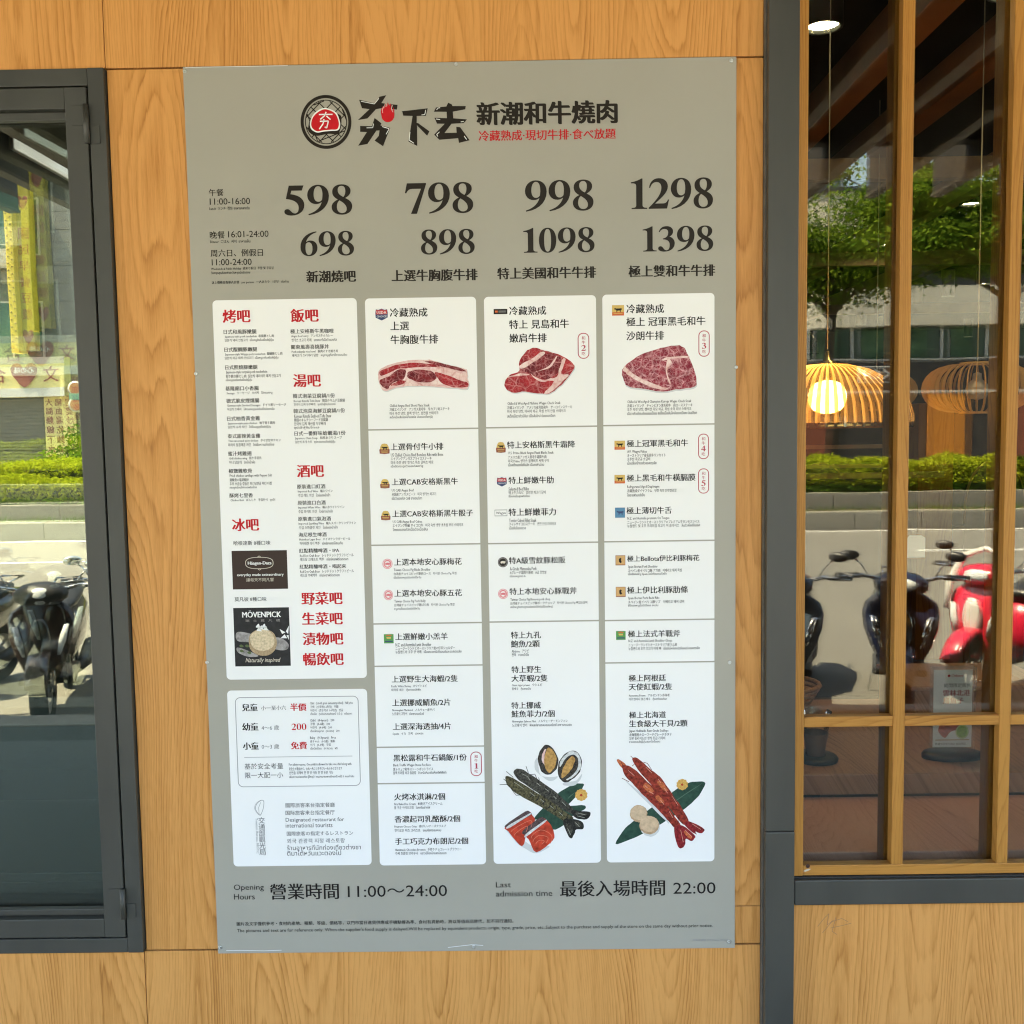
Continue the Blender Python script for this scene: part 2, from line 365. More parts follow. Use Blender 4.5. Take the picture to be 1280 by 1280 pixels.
for k in range(-24, 24): kb.box(k*1.2+.006, k*1.2+1.194, -16.0, -15.75, -.23, .10, CONC, .012)
tag(kb.build('median_kerb'), kind='structure')
pw = MB()
for k in range(-14, 14): pw.box(k*2+.008, k*2+1.992, -17.1, -16.95, -.05, .36, CONC, .012)
tag(pw.build('planter_kerb'), kind='structure')
ground('median_soil', -30, 30, -16.95, -16.0, .05, flat('dry soil', (.12, .09, .05, 1), .95, var=.4, vscale=5), .2)
ground('planter_soil', -30, 30, -21.6, -17.1, .22, flat('dry soil', (.12, .09, .05, 1)), .3)
for nm, y0, y1, xs in (('road_marking', -12.62, -12.5, (-60, -2.4, 5.9, 60)), ('road_marking', -9.1, -8.98, (7.3, 60)), ('road_marking', -15.55, -15.43, (-60, 60))):
    for a, b in zip(xs[::2], xs[1::2]):
        tag(MB().add([(a, y0, -.2155), (b, y0, -.2155), (b, y1, -.2155), (a, y1, -.2155)], [(0, 1, 2, 3)], PAINT).build(nm), kind='structure')
# raised arcade floor of square tiles
tag(MB().box(-12, 12, -3.5, -.002, -.3, -.0015, flat('tile grout', (.055, .065, .055, 1), .9)).build('arcade_floor'), kind='structure')
af = bpy.data.objects['arcade_floor']; tile = MB().box(-.299, .299, -.299, .299, -.0013, 0, TILE).build('floor_tile')
k = 0
for i in range(-10, 10):
    for j in range(0, 5):
        o = tile if k == 0 else tile.copy(); k += 1
        if o is not tile: col.objects.link(o)
        o.location = (i*.6+.3, -.31-j*.6, 0); keep(af, o)
tag(MB().box(-12, 12, -3.52, -3.5, -.3, .002, CONC).box(-12, 12, -3.5, -3.30, -.0075, .004, CONC).build('arcade_kerb'), kind='structure')
# canopy over the arcade
CANM = flat('dark canopy board', (.035, .030, .025, 1), .7, var=.3, vscale=3)
BEAMM = flat('brown canopy beam', (.085, .07, .052, 1), .6, var=.25, vscale=6)
cn = empty('arcade_canopy', (0, -1.8, 3.3), 'dark flat canopy on brown beams reflected along the top of the windows', 'canopy')
part(MB().box(-12, 12, -3.25, .03, 3.34, 3.44, CANM), 'ceiling_slab', cn)
for k in range(-19, 12):
    x = 1.42+.39*k; b = MB().box(x-.022, x+.022, -3.85, .03, 2.972, 3.34, CANM).box(x-.032, x+.032, -3.85, .03, 2.955, 2.972, BEAMM)
    part(b, 'beam', cn)
part(MB().box(-12, 12, -3.36, -3.25, 3.12, 3.46, CANM), 'fascia', cn)
for x, y in ((-2.41, -2.95),):  # added glowing strip on the beam, in place of a bright gap to the sky
    lt = empty('sky_gap_strip', (x, y-.6, 3.1), 'added glowing strip for a gap of sky, on the canopy beam near the '+('left' if x < 0 else 'right')+' window', 'ceiling light')
    part(MB().box(x-.038, x-.015, y-.88, y, 3.08, 3.14, flat('white enamel', (.7, .7, .68, 1), .4), .004), 'strip_backing', lt)
    part(MB().box(x-.0148, x+.012, y-.87, y-.01, 3.085, 3.135, flat('lit diffuser', (.9, .95, 1, 1), .3, emit=.22)), 'sky_gap_glow', lt)

# ---------------------------------------------------------------- wood wall
ww = empty('wood_wall', (-.05, .02, 0), 'oak laminate wall panels around the door, the grey board and below the lattice window', 'wall')
part(MB().box(-3.2, -2.62, .028, .2, 0, 3.34, DARKGAP).box(-2.62, -.772, .028, .2, 0, .423, DARKGAP).box(-2.62, -.772, .028, .2, 2.421, 3.34, DARKGAP)
     .box(-.772, .7, .028, .2, 0, 3.34, DARKGAP).box(.7, 3.9, .028, .2, 0, .52, DARKGAP), 'backing', ww)
g = .0009
for x0, x1, z0, z1 in ((-3.2, -2.05, 0, .423), (-2.05, -.774, 0, .423), (-.774, .66, 0, .423),
        (-.769, -.05, .425, 2.4165), (-.05, .5995, .425, 2.4165), (.5995, .66, .515, 2.4165), (.5995, .66, .425, .515), (-3.2, -2.62, .425, 2.4165),
        (-3.2, -1.95, 2.4185, 3.3), (-1.95, -.771, 2.4185, 3.3), (-.771, .66, 2.4185, 3.3), (.73, 1.93, 0, .5275), (1.93, 3.1, 0, .5275), (3.1, 3.9, 0, .5275)):
    part(MB().box(x0+g, x1-g, WY, .026, z0+g, z1-g, OAK, .0007), 'wood_panel', ww)
# slim rounded cover strip running beside the post
# ---------------------------------------------------------------- steel frame
sf = empty('steel_frame', (.695, -.02, 0), 'charcoal steel post with sill beam standing between the menu board and the lattice window', 'post')
part(MB().box(.662, .7285, -.028, .06, .7055, 3.34, STEEL, .0025), 'post', sf)
part(MB().box(.662, .7285, -.028, .06, 0, .7045, STEEL, .0025), 'post', sf)
part(MB().box(.7305, 3.9, -.022, .06, .529, .588, STEEL, .0025), 'sill_beam', sf)
part(MB().box(.7305, 3.9, -.012, .05, .5885, .5915, flat('sill seal rubber', (.02, .02, .02, 1), .7)), 'rubber_seal', sf)  # thin dark rubber seal along the top of the sill beam
part(MB().box(.6595, .6618, -.010, .007, 0, 3.3, flat('grey sealant', (.10, .095, .085, 1), .7, var=.4, vscale=30)), 'sealant_bead', sf)

# ---------------------------------------------------------------- charcoal framed door
dr = empty('framed_door', (-1.2, .02, .42), 'charcoal metal casement with large mirror-like glass left of the menu board', 'door')
of = MB()
XL = -2.60
of.box(-.806, -.7705, -.006, .07, .426, 2.4165, STEEL, .0015); of.box(XL, XL+.036, -.006, .07, .426, 2.4165, STEEL, .0015)
of.box(XL+.0362, -.8062, -.0055, .07, 2.3795, 2.416, STEEL, .0015); of.box(XL+.0362, -.8062, -.0055, .07, .4265, .4605, STEEL, .0015)
part(of, 'outer_frame', dr)
part(MB().box(-.8095, -.8065, .02, .06, .46, 2.38, DARKGAP).box(XL+.036, -.8065, .02, .06, 2.3765, 2.3793, DARKGAP).box(XL+.036, -.8065, .02, .06, .4608, .4635, DARKGAP), 'gap_seal', dr)
def leaf(x0, x1):
    lf = MB(); a = x0; b = x1
    lf.box(b-.0475, b, -.0075, .05, .464, 2.3762, STEEL, .0018); lf.box(a, a+.0475, -.0075, .05, .464, 2.3762, STEEL, .0018)
    lf.box(a+.0477, b-.0477, -.007, .05, 2.3305, 2.3758, STEEL, .0018); lf.box(a+.0477, b-.0477, -.007, .05, .4645, .5085, STEEL, .0018)
    o = part(lf, 'leaf_frame', dr)
    bd = MB().box(a+.0478, b-.0478, .012, .03, 2.312, 2.3303, STEEL, .002).box(a+.0478, b-.0478, .012, .03, .5087, .524, STEEL, .002)
    bd.box(b-.0525, b-.0478, .012, .03, .5242, 2.3118, STEEL).box(a+.0478, a+.0525, .012, .03, .5242, 2.3118, STEEL); part(bd, 'glazing_bead', dr)
    return a+.04, b-.04
GL1 = glass_pane('mirror coated glass outer', .088, (.90, .94, .92, 1), rcol=(1, .95, .74, 1))
GL2 = glass_pane('mirror coated glass inner', .14, (.75, .8, .78, 1), rcol=(1, .95, .74, 1))
for lx0, lx1 in ((-1.703, -.810), (XL+.04, -1.707)):
    a, b = leaf(lx0, lx1)
    part(MB().box(a, b, .030, .034, .50, 2.34, GL1), 'glass_pane', dr)
    # the inner pane of the double glazing sits a hair out of parallel, as they do
    o = MB().add([(a, .067, .50), (b, .061, .50), (b, .040, 2.34), (a, .046, 2.34)], [(0, 1, 2, 3)], GL2); part(o, 'inner_glass_pane', dr)
for z0, z1 in ((2.255, 2.337), (.512, .582)):
    h = MB().tube([(-.8095, -.014, z0), (-.8095, -.014, z1)], .0062, STEEL, 10)
    o = part(h, 'hinge', dr)
    zm = (z0+z1)/2
    lv = MB().box(-.8425, -.816, -.0105, -.0078, zm-.002, z1-.001, STEEL, .0006).box(-.803, -.783, -.0088, -.0062, z0+.001, zm-.002, STEEL, .0006)
    part(lv, 'hinge_plate', dr)
# the room behind it
DKW = flat('dark room wall', (.018, .022, .021, 1), .85)
rm = MB().box(-3.0, .55, 2.6, 2.7, 0, 3.3, DKW).box(-3.1, -3.0, .2, 2.7, 0, 3.3, DKW).box(.55, .65, .2, 2.7, 0, 3.3, DKW).box(-3, .55, .2, 2.6, 3.2, 3.3, DKW)
tag(rm.build('back_room'), 'dark unlit store room behind the charcoal framed door', 'room')
tag(MB().box(-3, .55, .2, 2.6, -.02, .0, DKW).build('store_room_floor'), kind='structure')
cb = empty('low_cabinet', (-1.4, .45, 0), 'low black cabinet standing behind the glass of the charcoal door', 'cabinet')
BLK = flat('black laminate', (.012, .014, .014, 1), .4)
part(MB().box(-2.4, -.7, .22, .7, .0, .50, BLK, .004), 'carcass', cb); part(MB().box(-2.42, -.68, .2, .72, .505, .53, flat('dark worktop', (.03, .034, .033, 1), .35), .003), 'worktop', cb)

# pencil scribble on the panel under the window, as someone left it
p_ = at(1030, 1180, WY); sb_ = MB()
for q in (((1022, 1158), (1030, 1148), (1036, 1142), (1034, 1156), (1042, 1150)), ((1028, 1166), (1040, 1152), (1052, 1148), (1060, 1152)), ((1038, 1160), (1052, 1157), (1064, 1154)), ((1045, 1146), (1040, 1164), (1046, 1168))):
    line(sb_, [(at(*k_, WY).x, at(*k_, WY).z) for k_ in q], .0011, WY-.0003, flat('pencil mark', (.30, .17, .08, 1), .8))
part(sb_, 'pencil_scribble', ww)
# ---------------------------------------------------------------- lattice window
lw = empty('lattice_window', (1.5, .03, .59), 'oak lattice window with tall panes, right of the charcoal steel post', 'window')
ZT = 3.1; ml = [(.7305, .7535), (.9545, .981), (1.194, 1.2195), (1.434, 1.459), (1.674, 1.699), (1.914, 1.939), (2.154, 2.179), (2.394, 2.42)]
for i, (a, b) in enumerate(ml): part(MB().box(a, b, -.006, .020, .5915 if i == 0 else .6165, ZT, OAKF, .0015), 'stile' if i in (0, len(ml)-1) else 'mullion', lw)
part(MB().box(.7537, 2.3938, -.0055, .020, .592, .6162, OAKX, .0015), 'bottom_rail', lw)
for (a, b), (c, d) in zip(ml[:-1], ml[1:]):
    part(MB().box(b+.0002, c-.0002, -.005, .019, .9385, .9625, OAKX, .0015), 'cross_rail', lw)
    part(MB().box(b+.0002, c-.0002, -.005, .019, ZT-.05, ZT, OAKX, .0015), 'top_rail', lw)
GR = glass_pane('clear window glass', .040, (.90, .89, .85, 1), rcol=(1, .95, .78, 1))
GR2 = glass_pane('clear window glass inner', .032, (.96, .96, .94, 1))
for (a, b), (c, d) in zip(ml[:-1], ml[1:]):
    for z0, z1 in ((.6165, .938), (.963, ZT-.05)):
        part(MB().box(b-.004, c+.004, .0202, .0242, z0-.004, z1+.004, GR), 'glass_pane', lw)
    part(MB().add([(b-.004, .0345, .61), (c+.004, .0338, .61), (c+.004, .0362, ZT), (b-.004, .0369, ZT)], [(0, 1, 2, 3)], GR2), 'inner_glass_pane', lw)
    part(MB().box(c-.001, d+.001, .040, .085, .60, ZT, OAKF, .0015), 'inner_mullion', lw)
part(MB().box(.70, ml[0][1], .040, .085, .60, ZT, OAKF), 'inner_mullion', lw)
part(MB().box(.7305, 3.9, .03, .15, ZT+.002, 3.34, STEEL), 'head_panel', lw)
pp = at(1009, 1088, -.007); part(MB().poly([(pp.x-.009, pp.z-.002), (pp.x-.004, pp.z-.0035), (pp.x+.003, pp.z-.001), (pp.x+.009, pp.z+.003), (pp.x+.004, pp.z+.0035), (pp.x-.003, pp.z+.0015)], -.0062, flat('white putty', (.55, .52, .45, 1), .8)), 'putty_dab', lw)
pp = at(1010, 1084, -.007); part(MB().lathe([(0, -.001), (.005, 0)], (pp.x, -.0058, pp.z+.002), flat('dark knot', (.05, .02, .01, 1), .8), 8, 'y'), 'wood_knot', lw)
part(MB().box(2.4205, 3.9, -.01, .15, .592, ZT, OAK), 'end_panel', lw)

# ================================================================ restaurant interior seen through the lattice
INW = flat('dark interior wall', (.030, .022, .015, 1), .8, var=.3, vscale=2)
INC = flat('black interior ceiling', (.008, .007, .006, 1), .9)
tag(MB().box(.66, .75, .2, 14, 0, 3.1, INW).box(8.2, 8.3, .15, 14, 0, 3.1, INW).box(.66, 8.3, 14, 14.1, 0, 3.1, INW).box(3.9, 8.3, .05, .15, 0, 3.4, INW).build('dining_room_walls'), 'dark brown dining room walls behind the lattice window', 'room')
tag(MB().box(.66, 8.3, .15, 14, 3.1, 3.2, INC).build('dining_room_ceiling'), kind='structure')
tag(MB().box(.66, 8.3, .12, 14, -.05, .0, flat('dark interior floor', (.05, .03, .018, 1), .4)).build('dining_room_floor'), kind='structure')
BM = flat('stained ceiling timber', (.30, .13, .045, 1), .6, var=.2, vscale=4)
for i, (x, y0, y1, n_) in enumerate(((.92, .3, 12, 'first'), (1.40, .3, 12, 'second'), (1.80, .3, 12, 'third'), (2.6, .3, 12, 'fourth'), (3.5, .3, 12, 'fifth'))):
    tag(MB().box(x-.05, x+.05, y0, y1, 2.86, 3.0, BM, .004).build('ceiling_beam'), f'brown ceiling timber running inward, {n_} from the left behind the lattice window', 'beam', 'timbers under the dining room ceiling')
for y, n_ in ((2.6, 'nearest the glass'), (5.2, 'midway into the room'), (8.4, 'deepest in the room')):
    tag(MB().box(.76, 8.1, y, y+.07, 2.76, 2.858, flat('pale crossbeam', (.30, .19, .09, 1), .6, var=.2), .004).build('cross_beam'), f'pale wooden crossbeam {n_}, behind the lattice window', 'beam', 'crossbeams in the dining room')
LAMPW = flat('warm lamp glow', (1, .86, .50, 1), .5, emit=9)
dl = [(1022, 54, 'lowest over the left panes, largest and brightest'), (1251, 240, 'small, near the second mullion'), (1204, 266, 'oval, left of the lantern cord'), (1106, 313, 'under the leaves in the first column'), (1072, 331, 'left in the first column'),
      (1222, 362, 'on the line of the lantern cord'), (1178, 376, 'small, in the second column'), (1100, 399, 'just right of the cord above the glass dome'), (1072, 408, 'dim, left of the cord above the glass dome'), (1140, 389, 'beside the first mullion'), (1204, 425, 'round, by the green windows'), (1245, 19, 'dim spot at the top of the second column')]
for px, py, lb in dl:
    D = 1.23*1280/(532-py); x = .12+(px-650)/1280*D; y = D-2.284
    o = empty('ceiling_downlight', (x, y, 2.85), 'lit round downlight '+lb, 'ceiling light', 'lit downlights in the dining room ceiling')
    part(MB().lathe([(.062, .25), (.062, .0), (.052, 0), (.052, .03)], (x, y, 2.85), BLK, 20), 'can', o)
    part(MB().lathe([(.0, .012), (.051, .012)], (x, y, 2.85), LAMPW, 20), 'lamp_disc', o)

def cord(mb, x, y, z0, z1, r=.0022): mb.tube([(x, y, z0), (x, y, z1)], r, flat('pale cord', (.55, .48, .35, 1), .6), 5)
# lit ribbed glass dome
dx, dy, dz = 1.075, .92, 1.615; o = empty('glass_dome_lamp', (dx, dy, dz), 'large lit ribbed glass dome pendant in the first column of panes', 'pendant lamp')
t = NT('ribbed amber glass'); t.t.nodes.remove(t.b)
a_ = t.n('BsdfTransparent'); a_.inputs[0].default_value = (.86, .66, .38, 1); b_ = t.n('BsdfTranslucent'); b_.inputs[0].default_value = (.62, .42, .18, 1)
c_ = t.n('BsdfGlossy'); c_.inputs[0].default_value = (.9, .8, .6, 1); c_.inputs[1].default_value = .12
m1 = t.n('MixShader'); m1.inputs[0].default_value = .93; t.l(a_.outputs[0], m1.inputs[1]); t.l(b_.outputs[0], m1.inputs[2])
m2 = t.n('MixShader'); m2.inputs[0].default_value = .12; t.l(m1.outputs[0], m2.inputs[1]); t.l(c_.outputs[0], m2.inputs[2]); t.l(m2.outputs[0], t.out.inputs[0]); RIBG = t.m
RIBG2 = RIBG.copy(); RIBG2.name = 'thin amber glass'; [setattr(nd.inputs[0], 'default_value', .22) for nd in RIBG2.node_tree.nodes if nd.type == 'MIX_SHADER' and abs(nd.inputs[0].default_value-.93) < .01]
prof = [(.012, .196), (.06, .192), (.12, .176), (.172, .148), (.212, .112), (.238, .07), (.248, .03), (.25, 0)]
n = 240; vs = []; fs = []
for r, h in prof:
    for k in range(n):
        rr = r*(1+(.022 if k % 4 in (0, 1) else -.012)*min(1, r/.06)); vs.append((dx+rr*math.cos(2*PI*k/n), dy+rr*math.sin(2*PI*k/n), dz+h))
for i in range(len(prof)-1):
    for k in range(n): fs.append((i*n+k, i*n+(k+1) % n, (i+1)*n+(k+1) % n, (i+1)*n+k))
sh_ = MB(); sh_.add(vs, [f for i, f in enumerate(fs) if i % 4 in (0, 1)], RIBG); sh_.add(vs, [f for i, f in enumerate(fs) if i % 4 not in (0, 1)], RIBG2); part(sh_, 'ribbed_shade', o)
BRASS = flat('brass', (.75, .50, .18, 1), .25, metal=1)
part(MB().lathe([(.2495, -.004), (.2535, 0), (.2535, .012), (.2495, .014)], (dx, dy, dz), BRASS, 60), 'rim', o)
part(MB().lathe([(0, .235), (.006, .23), (.01, .208), (.028, .198), (.03, .192)], (dx, dy, dz), BRASS, 20), 'finial', o)
mb = MB(); cord(mb, dx, dy, dz+.24, 3.1, .0016); part(mb, 'cord', o)
part(MB().lathe([(0, .145), (.022, .142), (.04, .134), (.052, .12), (.058, .10), (.058, .085), (.052, .066), (.04, .052), (.022, .044), (0, .041)], (dx, dy, dz), flat('hot bulb', (1, .60, .20, 1), .4, emit=5), 16), 'bulb', o)
# slatted lanterns: one slat mesh shared by every copy
def lantern(x, y, z, lab, R=.182, H=.085, ns=40, grp='slatted wooden lanterns'):
    o = empty('slatted_lantern', (x, y, z), lab, 'pendant lamp', grp)
    mb = MB(); N_ = 12; pr = []
    for k in range(N_+1):
        a = PI*k/N_; h = H*math.cos(a); r = .052+(R-.052)*math.sin(a)**.8; pr.append((r, h))
    vs = []; fs = []
    for r, h in pr:
        nrm = 1 if abs(h) < H*.9 else .6
        for dr_, dt in ((0, -.0014), (0, .0014), (-.014*nrm, .0014), (-.014*nrm, -.0014)): vs.append((r+dr_, dt, h))
    for i in range(N_):
        for k in range(4): fs.append((i*4+k, i*4+(k+1) % 4, i*4+4+(k+1) % 4, i*4+4+k))
    mb.add(vs, fs, flat('bent veneer slat', (.78, .44, .13, 1), .5))
    base = mb.build('slat', o); base.rotation_euler.z = .04
    for k in range(1, ns):
        c = base.copy(); col.objects.link(c); c.parent = o; c.rotation_euler.z = .04+2*PI*k/ns
    hb = MB().lathe([(.03, H-.004), (.058, H-.004), (.058, H+.004), (.03, H+.004), (.03, H-.004)], (0, 0, 0), flat('bent veneer slat', (0, 0, 0, 1)), 30); hb.build('top_ring', o)
    hb = MB().lathe([(.03, -H-.004), (.058, -H-.004), (.058, -H+.004), (.03, -H+.004), (.03, -H-.004)], (0, 0, 0), flat('bent veneer slat', (0, 0, 0, 1)), 30); hb.build('bottom_ring', o)
    MB().lathe([(.002, .055), (.014, .05), (.016, .03), (.034, .012), (.04, -.01), (.03, -.034), (0, -.042)], (0, 0, 0), flat('frosted bulb', (.55, .50, .44, 1), .3), 16).build('bulb', o)
    cm = MB(); cord(cm, 0, 0, H, 3.1-z); cm.build('cord', o)
lantern(1.715, 1.32, 1.742, 'slatted wooden lantern filling the second column of panes')
lantern(1.79, 2.55, 1.775, 'slatted wooden lantern half hidden behind the first mullion')
lantern(2.75, 2.6, 1.76, 'slatted wooden lantern beyond the second mullion')
sp = empty('dark_pendant', (1.33, 2.2, 1.96), 'small dark bell pendant above the glass dome', 'pendant lamp')
part(MB().lathe([(.0, .16), (.006, .15), (.008, .12), (.03, .105), (.06, .085), (.082, .05), (.088, 0)], (1.33, 2.2, 1.93), flat('dark bell metal', (.05, .035, .03, 1), .25, metal=.6), 24), 'shade', sp)
mb = MB(); cord(mb, 1.33, 2.2, 2.09, 3.1, .0015); part(mb, 'cord', sp)
# columns, screens, seats
tag(MB().box(2.82, 3.06, 4.7, 4.95, 0, 1.76, ORANGEW, .004).build('wood_column'), 'orange wood column behind the slatted lantern', 'column')
tag(MB().box(1.02, 1.36, 3.3, 3.45, 0, 1.60, ORANGEW, .004).build('wood_partition'), 'orange wood partition under the glass dome', 'partition')
sn = empty('booth_screen', (1.75, 3.0, 1.3), 'wooden framed booth screen between the partition and first mullion', 'screen')
WF = flat('honey wood trim', (.42, .24, .09, 1), .5, var=.15)
for x0, x1, z0, z1 in ((1.38, 2.02, 1.50, 1.52), (1.38, 2.02, 1.40, 1.42), (1.38, 1.40, 1.421, 1.499), (2.0, 2.02, 1.421, 1.499), (1.55, 1.56, 1.521, 1.62), (1.1, 2.3, 1.345, 1.375)):
    part(MB().box(x0, x1, 3.0, 3.03, z0, z1, WF), 'screen_bar', sn)
part(MB().box(1.41, 1.99, 3.01, 3.02, .2, 1.34, INW), 'screen_panel', sn)
DKL = flat('dark upholstery', (.03, .024, .02, 1), .55, var=.3, vscale=20)
for cx, cy, lb in ((2.1, 4.3, 'behind the slatted lantern, nearest the glass'), (3.3, 4.4, 'right of the wood column'), (1.35, 4.2, 'left, under the booth screen'), (4.2, 4.6, 'far right behind the menu stand')):
    c = empty('dining_chair', (cx, cy, 0), 'dark dining chair with rounded wood-rimmed back, '+lb, 'chair', 'dining chairs')
    part(MB().box(cx-.21, cx+.21, cy-.2, cy+.2, .43, .48, DKL, .015), 'seat', c)
    pts = [(cx+.2*math.cos(a)*(1 if abs(math.cos(a)) < .8 else 1), cy+.2, .95+.42*max(0, math.sin(a))**.7) for a in [PI*k/16 for k in range(17)]]
    bb = MB(); ps = [(p[0], p[2]) for p in pts]; bb.loft([[(x, cy+.19, z) for x, z in ps]+[(cx-.2, cy+.19, .6), (cx+.2, cy+.19, .6)], [(x, cy+.215, z) for x, z in ps]+[(cx-.2, cy+.215, .6), (cx+.2, cy+.215, .6)]], DKL)
    part(bb, 'backrest', c); part(MB().tube(pts, .011, WF, 6), 'back_rim', c)
    for sx in (-1, 1):
        for sy in (-1, 1): part(MB().box(cx+sx*.18-.015, cx+sx*.18+.015, cy+sy*.18-.015, cy+sy*.18+.015, 0, .429 if sy < 0 else .6, WF), 'leg', c)
# low bench under the glass, tables
bn = empty('window_bench', (1.7, .45, 0), 'reddish wood bench seat just inside the lattice window', 'bench')
part(MB().box(.78, 3.6, .10, .468, .575, .602, BENCHW, .004), 'seat_board', bn); part(MB().box(.80, 3.58, .13, .46, 0, .574, flat('bench plinth', (.05, .03, .02, 1), .7)), 'plinth', bn)
tb = empty('dining_table', (2.0, 1.0, 0), 'long brown wood dining table behind the window bench', 'table')
part(MB().box(.80, 3.4, .47, 1.25, .606, .664, TABLEW, .003), 'table_top', tb)
for x in (1.0, 3.2): part(MB().box(x-.04, x+.04, .84, .92, .0, .605, BLK), 'leg', tb)
tg = at(1145, 683, .1); o_ = MB().box(tg.x-.021, tg.x+.021, .099, .1, tg.z-.026, tg.z+.020, flat('card stock', (.88, .88, .86, 1), .5)).add([(tg.x-.021, .0992, tg.z+.0202), (tg.x+.021, .0992, tg.z+.0202), (tg.x+.012, .0992, tg.z+.026), (tg.x-.016, .0992, tg.z+.026)], [(0, 1, 2, 3)], flat('card stock', (0, 0, 0, 1))).build('paper_tag')
tag(o_, 'small white paper tag stuck inside the second column of panes', 'tag')
# box grill and woven basket on the table behind
gb = empty('wooden_tray_box', (1.53, 1.05, .665), 'brown wooden cutlery box with a paper slip, on the table left of the menu stand', 'box')
part(MB().box(1.36, 1.78, .92, 1.20, .665, .78, TABLEW, .006), 'box_body', gb); part(MB().box(1.34, 1.80, .90, 1.22, .781, .795, TABLEW, .004), 'lid', gb)
part(MB().box(1.55, 1.72, .95, 1.10, .7955, .797, flat('kraft paper slip', (.45, .25, .14, 1), .7)), 'paper_slip', gb)
bk = empty('woven_basket', (1.03, 1.1, .665), 'round brown woven basket on the table at the left edge of the panes', 'basket')
mb = MB()
for k in range(7): mb.tube([(1.0+(.06+.008*k)*math.cos(a), 1.1+(.06+.008*k)*math.sin(a), .675+.014*k) for a in [2*PI*j/20 for j in range(21)]], .008, flat('woven cane', (.35, .19, .08, 1), .7, var=.4, vscale=60), 6, False)
part(mb, 'woven_side', bk); part(MB().lathe([(0, .005), (.06, .005)], (1.0, 1.1, .665), flat('woven cane', (0, 0, 0, 1)), 20), 'basket_floor', bk)
# cup on a black coaster, leftmost pane below the rail
cu = empty('cup_holder', (.965, .62, .665), 'dark ribbed cup with clear top on a round black base, lower left pane', 'cup')
part(MB().lathe([(0, 0), (.062, 0), (.064, .006), (.06, .012), (.03, .014)], (.955, .60, .6645), BLK, 24), 'base', cu)
part(MB().lathe([(.025, .014), (.030, .05), (.035, .075), (.035, .08)], (.955, .60, .6645), flat('brown cup', (.12, .07, .05, 1), .5), 20), 'cup_body', cu)
CLR = glass_pane('clear plastic', .06, (.97, .98, .98, 1), .05)
part(MB().lathe([(.035, .081), (.042, .13), (.045, .14)], (.955, .60, .6645), CLR, 20), 'cup_lid', cu)

# acrylic menu stand
ms = empty('menu_stand', (1.335, .60, .665), 'clear acrylic menu stand with white card on an oval black base, second column of panes', 'menu stand')
sx, sy, sz = 1.345, .60, .665
e = [(sx+.085*math.cos(a), sy+.045*math.sin(a)) for a in [2*PI*k/32 for k in range(32)]]
part(MB().loft([[(x, y, sz) for x, y in e], [(x, y, sz+.012) for x, y in e], [(sx+(x-sx)*.95, sy+(y-sy)*.95, sz+.017) for x, y in e]], BLK), 'oval_base', ms)
part(MB().box(sx-.063, sx+.063, sy-.008, sy-.005, sz+.015, sz+.265, CLR).box(sx-.063, sx+.063, sy+.005, sy+.008, sz+.015, sz+.265, CLR), 'acrylic_sleeve', ms)
part(MB().box(sx-.055, sx+.055, sy-.0012, sy+.0012, sz+.03, sz+.255, flat('card stock', (.88, .88, .86, 1), .5)), 'card', ms)
cy_ = sy-.0016
mb = MB(); text_into(mb, '雲林北港', sx-.028, sx+.048, sz+.188, flat('dark red ink', (.35, .02, .02, 1), .5), cy_, 's'); text_into(mb, '烏魚子', sx-.028, sx+.030, sz+.166, flat('dark red ink', (0, 0, 0, 1)), cy_, 's'); part(mb, 'heading_text', ms)
mb = MB(); text_into(mb, '期間限定販售', sx-.026, sx+.05, sz+.21, INK, cy_, 'r', res=2); part(mb, 'subheading_text', ms)
mb = MB(); mb.poly(ell(sx-.012, sz+.238, .004, .004, 12), cy_, RED); text_into(mb, 'Others', sx-.005, sx+.028, sz+.238, RED, cy_, 'm'); part(mb, 'brand_text', ms)
mb = MB()
mb.poly(smooth([(sx-.04, sz+.085), (sx-.02, sz+.12), (sx+.012, sz+.112), (sx+.02, sz+.085), (sx-.005, sz+.075), (sx-.02, sz+.058), (sx-.034, sz+.068)]), cy_, flat('print coral', (.55, .12, .07, 1), .5, var=.4, vscale=120))
mb.poly(ell(sx+.028, sz+.075, .019, .021), cy_-2e-5, flat('print pale lime', (.55, .68, .30, 1), .5)); mb.poly(ell(sx+.028, sz+.075, .015, .017), cy_-4e-5, flat('print lime', (.25, .48, .06, 1), .5, var=.4, vscale=180))
mb.poly([(sx-.048, sz+.05), (sx+.048, sz+.05), (sx+.048, sz+.053), (sx-.048, sz+.053)], cy_, flat('print tan', (.5, .36, .2, 1), .5)); part(mb, 'food_picture', ms)
mb = MB(); text_into(mb, '數量有限售完為止 歡迎預訂', sx-.048, sx+.04, sz+.04, FINE, cy_, 'r', res=1); part(mb, 'fine_print', ms)
# ================================================================ menu board
MBD = empty('menu_board', (0, 0, .417), 'large taupe restaurant menu board with four price columns, screwed to the wood wall', 'sign')
part(MB().box(-.5995, .5995, 0, WY-.0003, .4185, 2.4165, BOARD, .0012), 'board_panel', MBD)
SCR = flat('screw steel', (.55, .55, .52, 1), .3, metal=1)
sm = None
for px, py in ((231, 89), (570, 80), (914, 76), (920, 459), (912, 828), (911, 1177), (592, 1183), (275, 1184), (245, 467), (259, 828)):
    p = at(px, py); mb = MB().lathe([(.0042, 0), (.0042, -.0012), (.0034, -.002), (.0014, -.0021), (.0012, -.001), (0, -.001)], (p.x, 0, p.z), SCR, 16, 'y')
    part(mb, 'screw', MBD)
